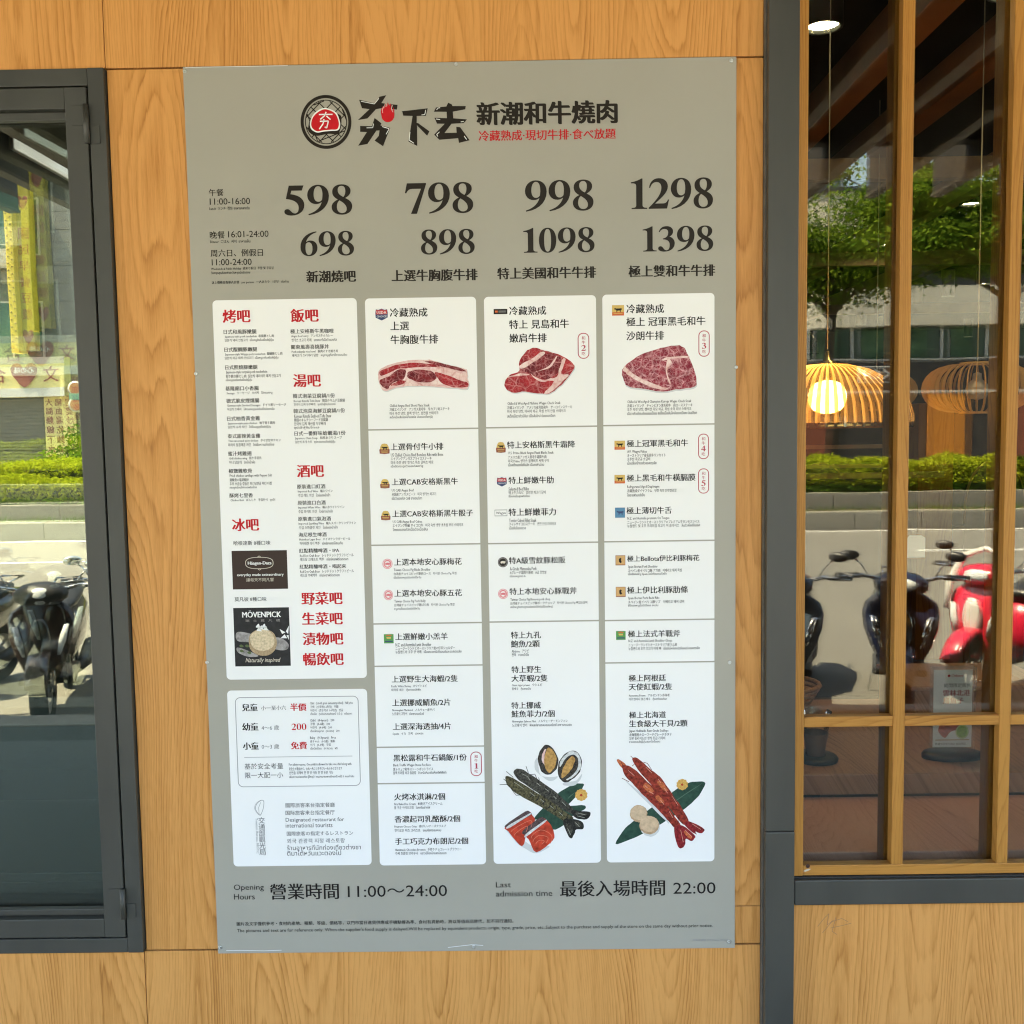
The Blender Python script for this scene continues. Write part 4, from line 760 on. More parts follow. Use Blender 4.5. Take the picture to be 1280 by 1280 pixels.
# ---- column cards: big headings
for K, q in ((K2, (('冷藏熟成', 487.5, 534.2, 391), ('上選', 488.2, 511.2, 407.7), ('牛胸腹牛排', 488.4, 547.5, 424.8))), (K3, (('冷藏熟成', 636.6, 682.6, 388.8), ('特上 見島和牛', 636.6, 711, 405.8), ('嫩肩牛排', 636.8, 683.2, 423))), (K4, (('冷藏熟成', 783, 829.8, 386.4), ('極上 冠軍黑毛和牛', 783, 881.5, 402.6), ('沙朗牛排', 783, 829.8, 420)))):
    for s, x0, x1, yc in q: T(K, s, x0, x1, yc, INK, 'b')
G = 'Chilled & Wet-Aged '
ROW = [
 (K2, None, 0, 0, 0, (487.2, (507.7, 512, 517, 521.8), (('Chilled Angus Beef Short Plate Steak', 537), ('冷蔵エイジング　アンガス黒毛牛　牛カブリ肉ステーキ', 562), ('미국 숙성 냉장, 블랙 앵거스, 업진살 스테이크', 548), ('สเต็กเนื้อเสือร้องไห้แองกัส บ่มแบบเปียก(2)', 541)))),
 (K3, None, 0, 0, 0, (634.2, (505, 509.8, 514.5, 520), (('Chilled & Wet-Aged Mishima Wagyu Chuck Steak', 700.5), ('冷蔵エイジング　アメリカ産見島和牛　サーロインステーキ', 715), ('미국 숙성 냉장, 미시마 와규, 목심 소혀 안심 스테이크', 707), ('สเต็กเนื้อวากิวมิชิมะ เนื้อสันไหล่ บ่มแบบเปียก', 694)))),
 (K4, None, 0, 0, 0, (784, (502.8, 507.4, 512, 516.8), (('Chilled & Wet-Aged Champion Kuroge Wagyu Chuck Steak', 864), ('冷蔵エイジング　チャンピオン黒毛和牛　肩ロースステーキ', 865.5), ('호주 숙성 냉장, 챔피언 흑모 와규, 목심 소혀 리브 스테이크', 864), ('เนื้อวากิวดำระดับแชมเปี้ยน สเต็กเนื้อสันไหล่แบบเปียก บ่มเปียก', 871)))),
 (K2, '上選骨付牛小排', 488.4, 554, 558.8, (488.7, (568.8, 573.5, 578.4, 583.2), (('US Chilled Choice Beef Boneless Ribs with Bone', 554), ('エイジングアンガスプライスステーキ', 539.5), ('미국 숙성 냉장 앵거스 특초 갈비소 바로', 541.7), ('เนื้อติดกระดูกวัวแองกัสสหรัฐ', 529)))),
 (K2, '上選CAB安格斯黑牛', 489.8, 572.2, 602.6, (489.8, (613.5, 618, 622.8), (('US CAB Angus Beef', 517.3), ('米国産アンガスビーフ   미국 앵거스 쇠고기', 545), ('เนื้อวัวแองกัส CAB จากอเมริกา', 527.5)))),
 (K2, '上選CAB安格斯黑牛骰子', 490.5, 591.2, 642.4, (491, (652.7, 657, 661.8), (('US CAB Angus Beef Cubes', 527.7), ('エイジング特級 サイコロ牛   미국 숙성 냉장 초초심 부위 스테이크', 579), ('โกเบแองกัสเนื้อวัวเนื้อสับ', 534.5)))),
 (K2, '上選本地安心豚梅花', 493, 577, 702.8, (492.3, (712.8, 717.6, 722.2), (('Taiwan Choice Pig Blade Shoulder', 538), ('台湾産チョイスピッグ豚肩ロース   타이완 Choice Pig 목심', 570.5), ('เนื้อสันคอหมูออร์แกนิกไต้หวัน', 526.5)))),
 (K2, '上選本地安心豚五花', 493.2, 577.3, 741.8, (493, (752, 756.6, 761.2), (('Taiwan Choice Pig Pork Belly', 532), ('台湾産チョイスピッグ豚ばら肉   타이완 Choice Pig 뱃살', 568.3), ('หมูสามชั้นออร์แกนิกไต้หวัน', 524.7)))),
 (K3, '特上安格斯黑牛霜降', 634, 718.8, 556.4, (635.2, (566.8, 571.6, 576.4, 580.9), (('U.S. Prime Black Angus Flank Blade Steak', 692), ('アメリカ産アンガス黒毛牛霜降り肉', 683), ('미국 Prime 앵거스 블랙비프 서해 구이', 686), ('เนื้อสเต็กแองกัสชั้นเลิศ เนื้อลายหินอ่อน', 680)))),
 (K3, '特上鮮嫩牛肋', 635.8, 692, 600.6, (635.8, (611.2, 615.8, 620.6), (('Selected Beef Ribs', 661), ('特上牛カルビ   엄선한 쇠고기 갈비', 682), ('ซี่โครงเนื้อสุดพรีเมี่ยม', 662)))),
 (K3, '特上鮮嫩菲力', 635.8, 694.8, 640.4, (636.4, (650.6, 655.2, 659.8), (('Tender Cubed Fillet Steak', 670.3), ('フィレサイコロステーキ   연한 안심 스테이크', 695), ('เนื้อสันในออเวอ', 657.3)))),
 (K3, '特A級雪紋豚松阪', 636.4, 706.6, 700.8, (637.3, (711, 715.8, 720.5), (('A-Grade Matsusaka Pork', 670.8), ('Aグレード霜降り豚肉   A급 항정살', 683), ('เนื้อคอหมูเกรด A', 657)))),
 (K3, '特上本地安心豚戰斧', 637, 720.8, 739.4, (638, (749.8, 754.4, 759), (('Taiwan Choice Pig Bone-in pork chop', 687.6), ('台湾産チョイスピッグ豚ポークチョップ   타이완 Choice Pig 뼈있는갈비', 734), ('สเต็กหมูติดกระดูกออร์แกนิกไต้หวันซี่โครงใหญ่', 690.5)))),
 (K4, '極上冠軍黑毛和牛', 783.5, 859.8, 554.7, (784, (565, 569.4, 574, 578.8), (('AU. Wagyu Flakes', 808.6), ('オーストラリア産名高牛リンカイト', 832), ('호주산 흑모규 소갈비', 812.5), ('เนื้อเปลือกข้างวากิวออสเตรเลีย', 820.5)))),
 (K4, '極上黑毛和牛橫膈膜', 783.5, 869, 597.8, (784, (609, 613.7, 618.6), (('Refrigerated Aged Diaphragm', 824), ('冷蔵熟成ダイヤフラム   냉장 숙성 안창살로함', 845.5), ('ไดอะแฟรมแช่เย็น', 806)))),
 (K4, '極上薄切牛舌', 783.2, 839.4, 638.5, (784.2, (648.4, 653, 657.5), (('N.Z. and Australia premium Ox Tongue', 836.6), ('ニュージーランドとオーストラリアのプレミアム牛タンをスライス', 874.2), ('뉴질랜드 및 호주 프리미엄 쇠고기 혀 슬라이스   ลิ้นวัวสไลด์ชั้นเลิศ', 875)))),
 (K4, '極上Bellota伊比利豚梅花', 784, 874, 698.4, (785, (708.8, 713.4, 717.8), (('Spain Iberian Pork Shoulder', 822), ('スペイン産イベリコ豚 アガ肉   이베리코 돼지 목심', 852), ('เนื้อสันคอหมู Spain ไอบีเรียนเบลโลต้า', 833)))),
 (K4, '極上伊比利豚肋條', 784, 859.8, 737.8, (785, (748, 752.6, 757.1), (('Spain Iberian Pork Back Ribs', 824), ('スペイン産イベリコ豚リブ   이베리코 돼지 갈비', 855), ('ซี่โครงหมูไอบีเรียน สเปน', 822.6)))),
 (K2, '上選鮮嫩小羔羊', 494.4, 559.4, 796, (494.5, (806, 810.6, 815), (('N.Z. and Australia Lamb Shoulder', 539), ('ニュージーランドとオーストラリア産の仔羊ショルダー', 568.6), ('뉴질랜드와 호주 양 어깨   เนื้อแกะจากนิวซีแลนด์และออสเตรเลีย', 576.8)))),
 (K2, '上選野生大海蝦/2隻', 489.8, 572, 849, (489.3, (858, 862.6), (('Pacific White Shrimp   ホワイトエビ', 533.5), ('대하류 새우   กุ้งขาวแปซิฟิก', 526)))),
 (K2, '上選挪威鯖魚/2片', 490.5, 563, 878.5, (490.3, (887.8, 892.3), (('Norwegian Mackerel   ノルウェー産サバ', 543.3), ('노르웨이 고등어   ปลาซาบะนอร์เวย์', 530)))),
 (K2, '上選深海透抽/4片', 491.2, 563.5, 908.3, (491, (917.3,), (('Squids   イカ   한치   ปลาหมึก', 529),))),
 (K2, '黑松露和牛石鍋飯/1份', 492, 583.2, 947.5, (491.5, (956.8, 961.6, 966), (('Black Truffle Wagyu Stone Pot Rice', 538.4), ('黒トリュフ和牛ストーンポットライス', 541.5), ('블랙 트러플 와규 돌솥밥   ข้าวหม้อหินวากิวเห็ดทรัฟเฟิลดำ', 558)))),
 (K2, '火烤冰淇淋/2個', 492.8, 556.2, 996.2, (492.8, (1004.8, 1009.4), (('Fire Baked Ice Cream   火焼きアイスクリーム', 553), ('불 구운 아이스크림   ไอศครีมย่างไฟ', 537.6)))),
 (K2, '香濃起司乳酪酥/2個', 493.4, 575, 1024, (493.2, (1033.2, 1038), (('Fragrant Cheese Crisp   香ばしいチーズクリスプ', 557.6), ('향기로운 치즈 크리스프   ขนมชีสกรอบหอม', 551.4)))),
 (K2, '手工巧克力布朗尼/2個', 494, 585, 1051.8, (494, (1062, 1066.6), (('Handmade Chocolate Brownie   手作りチョコレートブラウニー', 577), ('수제 초콜릿 브라우니   บราวนี่ช็อกโกแลตโฮมเมด', 558)))),
 (K3, '特上九孔', 638.8, 676, 794, None), (K3, '鮑魚/2顆', 638.8, 674.5, 805, (639.7, (813.8, 818.4), (('Abalone   アワビ', 661), ('전복   หอยเป๋าฮื้อ', 661)))),
 (K3, '特上野生', 639.5, 676.3, 837, None), (K3, '大草蝦/2隻', 639.4, 684.3, 848, (639.8, (856.6, 861.2), (('Giant tiger prawn   ウシエビ', 677.7), ('참새우   กุ้งลายเสือ', 663.5)))),
 (K3, '特上挪威', 639.4, 676, 881.8, None), (K3, '鮭魚菲力/2個', 639.4, 693.2, 892.5, (640.2, (902, 906.5), (('Norwegian Salmon Filet   ノルウェーサーモンフィレ', 709.5), ('노르웨이 연어   ฟิลเลปลาแซลมอนนอร์เวย์ อาหารทะเลสด', 714.5)))),
 (K4, '極上法式羊戰斧', 785, 850, 792.5, (785.6, (801.6, 806.2, 810.8), (('N.Z. and Australia Lamb Shoulder Chops', 840), ('ニュージーランドとオーストラリア産ラム肩', 846), ('뉴질랜드와 호주 양고기 어깨 뼈   เนื้อสันไหล่แกะนิวซีแลนด์ ออสเตรเลีย', 874.5)))),
 (K4, '極上阿根廷', 786, 832.2, 847.8, None), (K4, '天使紅蝦/2隻', 786, 840, 858.7, (786, (869.6, 874.2), (('Argentina Prawn   アルゼンチン赤海老', 837), ('아르헨티나 붉은새우   กุ้งอาร์เจนตินา', 833.5)))),
 (K4, '極上北海道', 786.5, 832.2, 893.8, None), (K4, '生食級大干貝/2顆', 786.5, 859.2, 904.7, (786.6, (914, 918.4, 922.9, 927.4), (('Japan Hokkaido Raw Grade Scallops', 835.4), ('北海道産のローフードグレードホタテ', 839.5), ('일본 홋카이도산 생식 등급 가리비', 831.3), ('หอยเชลล์ญี่ปุ่นฮอกไกโดสด', 825)))),
]
for K, s, x0, x1, yc, fp in ROW:
    if s: T(K, s, x0, x1, yc, INK, 'n')
    if fp:
        xf, ys, tx = fp; fine(K, [(xf, e_, y_, s_) for y_, (s_, e_) in zip(ys, tx)])
# ---- footer
for s, x0, x1, yc, h, w_ in (('Opening', 292.4, 329.9, 1110, 9.4, 'r'), ('Hours', 292.6, 318.5, 1120.8, 7.6, 'r'), ('營業時間', 337.8, 423.4, 1114.8, None, 'f'), ('11:00～24:00', 434.8, 558.8, 1114.4, 15, 'r'), ('Last', 619.8, 638.7, 1105.8, 7.2, 'r'), ('admission time', 619.8, 690.4, 1117, 7.8, 'r'),
        ('最後入場時間', 700.2, 831, 1111, None, 'f'), ('22:00', 841.5, 894.3, 1110.2, 15, 'r')): T(MBD, s, x0, x1, yc, INK, w_, h=h, name='hours_text')
T(MBD, '圖片及文字僅供參考・食材的產地、種類、等級、價格等，以門市當日進貨供應或手機點餐為準、食材有異動時，將以等值商品替代，恕不另行通知。', 296, 641.8, 1154.8, INK, 'm', name='notice_text', res=2)
T(MBD, "The pictures and text are for reference only. When the supplier's food supply is delayed,Will be replaced by equivalent products, origin, type, grade, price, etc..Subject to the purchase and supply of the store on the same day without prior notice.", 296.4, 890.7, 1163.2, INK, 'r', name='notice_text', res=2)
T(MBD, '本菜單編號, 2024/05/06, 台北店', 866, 910, 1175, GREY, 'r', name='notice_text', res=1)

# ---- wagyu tags
TAGR = flat('tag red ink', (.42, .03, .06, 1), .45)
for K, n_, x0, x1, y0, y1 in ((K3, '2', 722.3, 736.4, 416, 448.6), (K4, '3', 873, 887, 413, 446), (K4, '4', 872.6, 886, 542, 574), (K4, '5', 872.6, 886.2, 585.4, 617), (K2, '1', 588.4, 602, 939.3, 970)):
    a = at(x0, y1); b = at(x1, y0); W_ = b.x-a.x; H_ = b.z-a.z; r = W_*.46
    mb = MB(); ring_strip(mb, rpoly(a.x, b.x, a.z, b.z, r), rpoly(a.x+.0019, b.x-.0019, a.z+.0019, b.z-.0019, r-.0019), PB, TAGR)
    cx = (a.x+b.x)/2
    for ch, fz in (('和', .80), ('牛', .63), ('吃', .20)): text_into(mb, ch, cx-.0038, cx+.0038, a.z+H_*fz, TAGR, PB, 'm', res=2)
    number_into(mb, n_, cx-.0055, cx+.0055, a.z+H_*.30, a.z+H_*.53, TAGR, PB); part(mb, 'wagyu_tag', K)
# ---- small badges
GOLD = flat('gold print', (.62, .42, .12, 1), .45); BRN = flat('brick brown print', (.28, .09, .06, 1), .45); NAVY = flat('navy print', (.05, .07, .16, 1), .45); REDB = flat('badge red print', (.50, .06, .06, 1), .45)
ORG = flat('orange red print', (.60, .13, .04, 1), .45); BLUE = flat('steel blue print', (.10, .24, .38, 1), .45); TANP = flat('tan print', (.62, .37, .15, 1), .45); GRN = flat('badge green print', (.10, .30, .08, 1), .45); PINK = flat('badge pink print', (.72, .20, .22, 1), .45)
def tri(pts, x0, x1, y0, y1): # unit coords (u right, v down) inside a pixel box
    a = at(x0, y0); b = at(x1, y1); return [(a.x+(b.x-a.x)*u, a.z+(b.z-a.z)*v) for u, v in pts]
COW = [(.22, .38), (.30, .33), (.34, .38), (.62, .38), (.74, .36), (.82, .42), (.78, .50), (.72, .50), (.70, .72), (.65, .72), (.64, .56), (.46, .57), (.44, .72), (.39, .72), (.38, .52), (.30, .48), (.22, .46)]
PIG = [(.24, .50), (.34, .40), (.50, .36), (.66, .40), (.78, .34), (.74, .46), (.76, .56), (.66, .60), (.62, .70), (.56, .60), (.40, .60), (.34, .68), (.30, .58)]
def badge(K, kind, x0, x1, y0, y1):
    mb = MB(); P = lambda pts, m_, d=0: mb.poly(tri(pts, x0, x1, y0, y1), PB-d*2e-5, m_)
    if kind == 'gold':
        P([(.1, .3), (.25, .05), (.5, 0), (.75, .05), (.9, .3), (.95, .6), (.05, .6)], GOLD); P([(.0, .6), (.05, .5), (.2, .55), (.8, .55), (.95, .5), (1, .6), (.97, .95), (.5, 1), (.03, .95)], BRN, 1); P([(u, v*.8+.02) for u, v in COW], INK, 2); P([(.15, .68), (.85, .68), (.85, .74), (.15, .74)], GOLD, 2); P([(.2, .82), (.8, .82), (.8, .86), (.2, .86)], GOLD, 2)
    elif kind == 'shield':
        P([(.05, .05), (.25, .1), (.5, 0), (.75, .1), (.95, .05), (1, .35), (.98, .75), (.75, .88), (.5, 1), (.25, .88), (.02, .75), (0, .35)], NAVY); P([(.07, .1), (.26, .15), (.5, .06), (.74, .15), (.93, .1), (.96, .48), (.04, .48)], REDB, 1)
        a = at(x0, y0); b = at(x1, y1); w_ = b.x-a.x
        text_into(mb, 'USDA', a.x+w_*.12, b.x-w_*.12, a.z+(b.z-a.z)*.33, WHITEI, PB-5e-5, 'm', res=1); text_into(mb, 'CHOICE', a.x+w_*.1, b.x-w_*.1, a.z+(b.z-a.z)*.66, WHITEI, PB-5e-5, 'm', res=1)
    elif kind == 'bull':
        P([(0, 0), (1, 0), (1, 1), (0, 1)], GOLD); P([(0, .68), (1, .68), (1, 1), (0, 1)], ORG, 1); P([(u*1.1-.06, v*1.1-.1) for u, v in COW], INK, 2); P([(.12, .78), (.88, .78), (.88, .84), (.12, .84)], GOLD, 2)
    elif kind == 'blue': P([(0, 0), (1, 0), (1, 1), (0, 1)], BLUE); P([(u*1.2-.1, v*1.1-.05) for u, v in COW], NAVY, 1)
    elif kind == 'tan': P([(0, 0), (1, 0), (1, 1), (0, 1)], BRN); P([(.04, .04), (.96, .04), (.96, .92), (.04, .92)], TANP, 1); P([(.35, .35), (.5, .25), (.62, .35), (.55, .45), (.6, .6), (.66, .68), (.5, .78), (.36, .65)], INK, 2)
    elif kind == 'green': P([(0, 0), (1, 0), (1, 1), (0, 1)], GRN); P([(.2, .12), (.5, .05), (.8, .12), (.8, .2), (.2, .2)], ORG, 1); P([(.25, .3), (.75, .3), (.7, .5), (.3, .5)], GOLD, 1); P([(.1, .72), (.9, .72), (.9, .85), (.1, .85)], NAVY, 1)
    elif kind in ('pink', 'dark'):
        m_ = PINK if kind == 'pink' else BR; u = lambda r: [(.5+r*math.cos(2*PI*k/28), .5-r*math.sin(2*PI*k/28)) for k in range(28)]
        P(u(.5), m_); P(u(.44), CARD if kind == 'pink' else GREY, 1); P(u(.39), m_, 2); P(u(.30) if kind == 'dark' else u(.27), INK if kind == 'dark' else CARD, 3); P(PIG, PINK if kind == 'pink' else CREAM, 4)
    elif kind == 'plate': P([(0, 0), (1, 0), (1, 1), (0, 1)], BR); P([(.03, .1), (.97, .1), (.97, .9), (.03, .9)], INK, 1); P([(.1, .3), (.3, .3), (.3, .7), (.1, .7)], ORG, 2); P([(.35, .35), (.9, .35), (.9, .45), (.35, .45)], GREY, 2); P([(.35, .55), (.9, .55), (.9, .65), (.35, .65)], GREY, 2)
    elif kind == 'name':
        P([(0, 0), (1, 0), (1, 1), (0, 1)], GREYD); P([(.03, .08), (.97, .08), (.97, .92), (.03, .92)], CARD, 1); a = at(x0, y0); b = at(x1, y1); text_into(mb, 'Wagyu', a.x+.003, b.x-.003, (a.z+b.z)/2, INK, PB-5e-5, 'm', res=1, shear=.2)
    part(mb, 'badge', K)
for K, k_, x0, x1, y0, y1 in ((K2, 'shield', 469, 485, 386, 400.5), (K2, 'gold', 474, 487.3, 554.5, 567.5), (K2, 'gold', 475, 487.3, 598.8, 610.5), (K2, 'gold', 476, 488.3, 638.5, 650.3), (K2, 'pink', 478, 490.8, 698.5, 711), (K2, 'pink', 479.5, 491.5, 737.3, 750), (K2, 'green', 479.8, 492.2, 792.7, 804),
        (K3, 'plate', 617, 634.2, 386.4, 392.6), (K3, 'gold', 619.8, 632.3, 552.5, 566), (K3, 'shield', 621, 633.6, 596.5, 608), (K3, 'name', 618.3, 634, 637.2, 645), (K3, 'dark', 622.2, 635, 696.5, 709), (K3, 'pink', 622.6, 635.2, 736, 748.5),
        (K4, 'bull', 765, 780, 381.6, 394.4), (K4, 'bull', 768, 781.2, 551, 562), (K4, 'bull', 768, 781.2, 593.7, 604.2), (K4, 'blue', 768.7, 781.2, 634.6, 647), (K4, 'tan', 769.3, 781.6, 694.2, 706.5), (K4, 'tan', 769.7, 782, 733.6, 746), (K4, 'green', 770, 782, 788.8, 799.6)): badge(K, k_, x0, x1, y0, y1)

# ---- food photographs printed on the cards
def meat(name, red1, red2, fat, scale, lo, wd, fine=.5):
    """printed meat: two reds with branching fat veins (cell borders of a warped pattern) at two sizes"""
    if name in MC: return MC[name]
    t = NT(name); p = pos(t); n2 = t.noise(p, scale*.45, 4, .6); base = t.ramp(n2, [(.36, red1), (.64, red2)])
    wv = t.n('TexNoise'); wv.inputs['Scale'].default_value = scale*.7; wv.inputs['Detail'].default_value = 4; t.l(p, wv.inputs['Vector'])
    sc1 = t.n('VectorMath', operation='SCALE'); t.l(wv.outputs['Color'], sc1.inputs[0]); sc1.inputs['Scale'].default_value = 1.1/scale
    ad = t.n('VectorMath', operation='ADD'); t.l(p, ad.inputs[0]); t.l(sc1.outputs[0], ad.inputs[1])
    def vein(k, w_):
        vo = t.n('TexVoronoi', feature='DISTANCE_TO_EDGE'); vo.inputs['Scale'].default_value = scale*k; t.l(ad.outputs[0], vo.inputs['Vector'])
        return t.math('MAXIMUM', t.math('SUBTRACT', 1.0, t.math('MULTIPLY', vo.outputs[0], 1/w_)), 0.0)
    mod = t.math('MULTIPLY_ADD', t.noise(p, scale*.6, 3, .6), 3.2, -1.0); mod = t.math('MINIMUM', t.math('MAXIMUM', mod, 0.0), 1.0)
    v = t.math('MULTIPLY', t.math('MAXIMUM', vein(.55, wd), t.math('MULTIPLY', vein(1.6, wd*1.3), fine)), t.math('MULTIPLY', mod, lo))
    mx = t.n('Mix', data_type='RGBA'); t.l(v, mx.inputs[0]); t.l(base, mx.inputs[6]); mx.inputs[7].default_value = fat; t.l(mx.outputs[2], t.b.inputs['Base Color'])
    t.b.inputs['Roughness'].default_value = .4; t.b.inputs['Specular IOR Level'].default_value = .15; MC[name] = t.m; return t.m
FATW = meat('printed fat', (.72, .47, .43, 1), (.82, .66, .61, 1), (.52, .14, .13, 1), 60, .75, .10, .6)
M1 = meat('printed lean beef', (.22, .008, .014, 1), (.42, .022, .028, 1), (.70, .32, .30, 1), 75, .75, .075, .6)
M2 = meat('printed dark beef', (.10, .006, .010, 1), (.21, .012, .017, 1), (.62, .26, .26, 1), 85, .8, .08, .7)
M3 = meat('printed marbled beef', (.17, .008, .022, 1), (.30, .022, .042, 1), (.80, .44, .45, 1), 120, .85, .13, .65)
SHD = flat('printed grey', (.60, .60, .59, 1), .45)
def rough(pts, amp=.0006):
    """an uneven printed edge"""
    r = np.random.default_rng(len(pts)); j = r.normal(size=(len(pts), 2))*amp; j = (j+np.roll(j, 1, 0))/1.6
    return [(p[0]+a, p[1]+b) for p, (a, b) in zip(pts, j)]
def inset(pts, k, dx=0, dz=0):
    n = len(pts); out = []
    for i in range(n):   # pull every point towards its partner across the shape
        q = pts[(n-1-i) % n]; out.append((pts[i][0]+(q[0]-pts[i][0])*k+dx, pts[i][1]+(q[1]-pts[i][1])*k+dz))
    return out
def pic(K, name, layers, label, s=5):
    mb = MB()
    for i, (m_, pts) in enumerate(layers): mb.poly(rough(smooth(pts, s)), PB-i*1.5e-5, m_)
    return part(mb, name, K, label)
c7 = lambda *p: cp(450, 365, 310/1280, p); c8 = lambda *p: cp(740, 360, 190/1216, p)
out1 = ((95, 440), (100, 405), (150, 375), (250, 352), (345, 350), (400, 360), (470, 380), (540, 395), (552, 405), (557, 450), (555, 498), (500, 498), (400, 490), (300, 485), (200, 490), (135, 512), (105, 490))
pic(K2, 'steak_picture', [(SHD, c7(*[(x+3, y+5) for x, y in out1])), (FATW, c7(*out1)),
  (M1, c7((104, 428), (110, 405), (200, 374), (300, 364), (400, 378), (402, 388), (300, 388), (200, 397), (130, 428))),
  (M2, c7((150, 435), (200, 400), (235, 405), (225, 450), (170, 470), (140, 500), (112, 482), (102, 452))),
  (M2, c7((245, 440), (255, 408), (320, 400), (370, 410), (395, 445), (360, 465), (290, 460))),
  (M1, c7((385, 418), (430, 422), (500, 448), (553, 468), (555, 492), (480, 490), (420, 465))),
  (M2, c7((335, 357), (420, 368), (538, 401), (528, 409), (420, 384), (350, 365))),
  (M1, c7((160, 480), (210, 455), (240, 462), (200, 480)))], 'printed photo of a long short plate steak')
out2 = ((745, 470), (770, 432), (820, 405), (822, 360), (865, 300), (910, 287), (940, 300), (980, 308), (1050, 335), (1100, 370), (1105, 395), (1080, 430), (1040, 480), (980, 522), (930, 525), (850, 515), (790, 520), (755, 500))
pic(K3, 'steak_picture', [(SHD, c7(*[(x+3, y+5) for x, y in out2])), (M1, c7(*out2)),
  (M2, c7((835, 400), (900, 350), (980, 315), (1040, 345), (1030, 410), (960, 450), (890, 425))),
  (FATW, c7((1045, 345), (1060, 352), (1038, 420), (1075, 428), (1030, 475), (975, 520), (950, 522), (1000, 462), (945, 462), (1015, 438), (1030, 390))),
  (FATW, c7((822, 382), (880, 350), (938, 308), (955, 318), (905, 355), (840, 395))), (FATW, c7((905, 412), (970, 385), (1010, 335), (1018, 338), (975, 392))), (FATW, c7((885, 425), (940, 455), (1000, 440), (945, 466), (900, 445))), (FATW, c7((760, 440), (830, 420), (880, 425), (830, 430)))], 'printed photo of a dark marbled chuck steak')
out3 = ((240, 680), (250, 640), (290, 600), (400, 530), (520, 490), (660, 460), (730, 475), (770, 540), (815, 650), (835, 740), (820, 790), (700, 810), (540, 828), (400, 805), (290, 790), (255, 740))
pic(K4, 'steak_picture', [(SHD, c8(*[(x+3, y+12) for x, y in out3])), (M3, c8(*out3)), (FATW, c8((245, 655), (262, 622), (300, 658), (420, 738), (560, 790), (612, 803), (560, 814), (420, 772), (300, 705), (258, 668))),
  (FATW, c8((560, 570), (640, 552), (770, 545), (772, 556), (650, 564), (570, 580))), (FATW, c8((600, 570), (640, 600), (600, 660), (630, 760), (620, 765), (590, 680)))], 'printed photo of a finely marbled pink sirloin')
S7 = 140/1195; q7 = lambda *p: cp(610, 920, S7, p); S8 = 130/1189; q8 = lambda *p: cp(760, 930, S8, p)
SHL = flat('printed shell', (.045, .038, .032, 1), .4, var=.9, vscale=240); ABT = flat('printed abalone flesh', (.46, .26, .08, 1), .4, var=.42, vscale=150); PEARL = flat('printed pearl rim', (.60, .60, .58, 1), .35, var=.3, vscale=150)
pic(K3, 'abalone_picture', [(SHD, q7((500, 280), (530, 240), (560, 420), (740, 430), (700, 470), (640, 470), (520, 380))), (SHL, q7((545, 180), (600, 100), (660, 100), (720, 170), (750, 260), (730, 350), (650, 412), (570, 375), (532, 270))), (FATW, q7((572, 240), (590, 160), (620, 140), (605, 230), (620, 330), (590, 290))), (ABT, q7((600, 230), (625, 150), (650, 122), (695, 155), (727, 240), (715, 330), (650, 392), (605, 320))),
  (SHD, q7((800, 500), (940, 470), (1000, 400), (1000, 440), (930, 520), (830, 530)))  , (SHL, q7((750, 300), (800, 210), (880, 155), (960, 175), (1000, 270), (980, 380), (900, 460), (815, 492), (752, 430))), (PEARL, q7((765, 290), (810, 215), (885, 162), (955, 182), (990, 270), (972, 370), (900, 445), (845, 470), (840, 455), (900, 420), (950, 350), (965, 270), (935, 210), (880, 200), (815, 255), (775, 330))), (ABT, q7((782, 430), (795, 360), (840, 270), (895, 212), (925, 255), (900, 340), (855, 395), (800, 447)))], 'printed photo of two abalones', 4)
LEAFD = flat('printed dark leaf', (.025, .065, .045, 1), .4, var=.35, vscale=70); LEAFV = flat('printed leaf vein', (.08, .14, .10, 1), .4); FLW = flat('printed yellow bloom', (.62, .36, .09, 1), .45, var=.25, vscale=300)
pic(K3, 'leaf_picture', [(LEAFD, q7((490, 880), (620, 740), (760, 600), (900, 520), (1012, 508), (1008, 560), (900, 690), (850, 742), (980, 738), (1038, 745), (1020, 790), (900, 850), (800, 950), (690, 1000), (600, 900))), (LEAFV, q7((860, 650), (980, 560), (985, 563), (868, 656)))], 'printed photo of dark green leaf pieces', 4)
PR1 = flat('printed grey prawn', (.055, .052, .042, 1), .4, var=.95, vscale=230); PR2 = flat('printed dark prawn band', (.022, .022, .020, 1), .4, var=.8, vscale=300); PR3 = flat('printed olive prawn', (.085, .075, .038, 1), .4, var=.95, vscale=230); PRG = flat('printed prawn glint', (.42, .42, .36, 1), .4, var=.5, vscale=400)
y0_ = 6*1.5e-5
def picl(K, name, layers, label, base, s=4, lines=()):
    mb = MB()
    for i, (m_, pts) in enumerate(layers): mb.poly(rough(smooth(pts, s), .0004), PB-base-i*1.2e-5, m_)
    for m_, pts, wd in lines: line(mb, pts, wd*U, PB-base-3e-4, m_)
    return part(mb, name, K, label)
def bands(q, a, b, w0, w1, n, m_):
    out = []
    for k in range(n):
        f = (k+.5)/n; cx = a[0]+(b[0]-a[0])*f; cy = a[1]+(b[1]-a[1])*f; ww = w0+(w1-w0)*f; d = np.array([b[0]-a[0], b[1]-a[1]]); d = d/np.linalg.norm(d); nn = np.array([-d[1], d[0]])
        p = [(cx-nn[0]*ww, cy-nn[1]*ww), (cx+d[0]*14, cy+d[1]*14), (cx+nn[0]*ww, cy+nn[1]*ww), (cx+d[0]*28, cy+d[1]*28)]; out.append((m_, q(*p)))
    return out
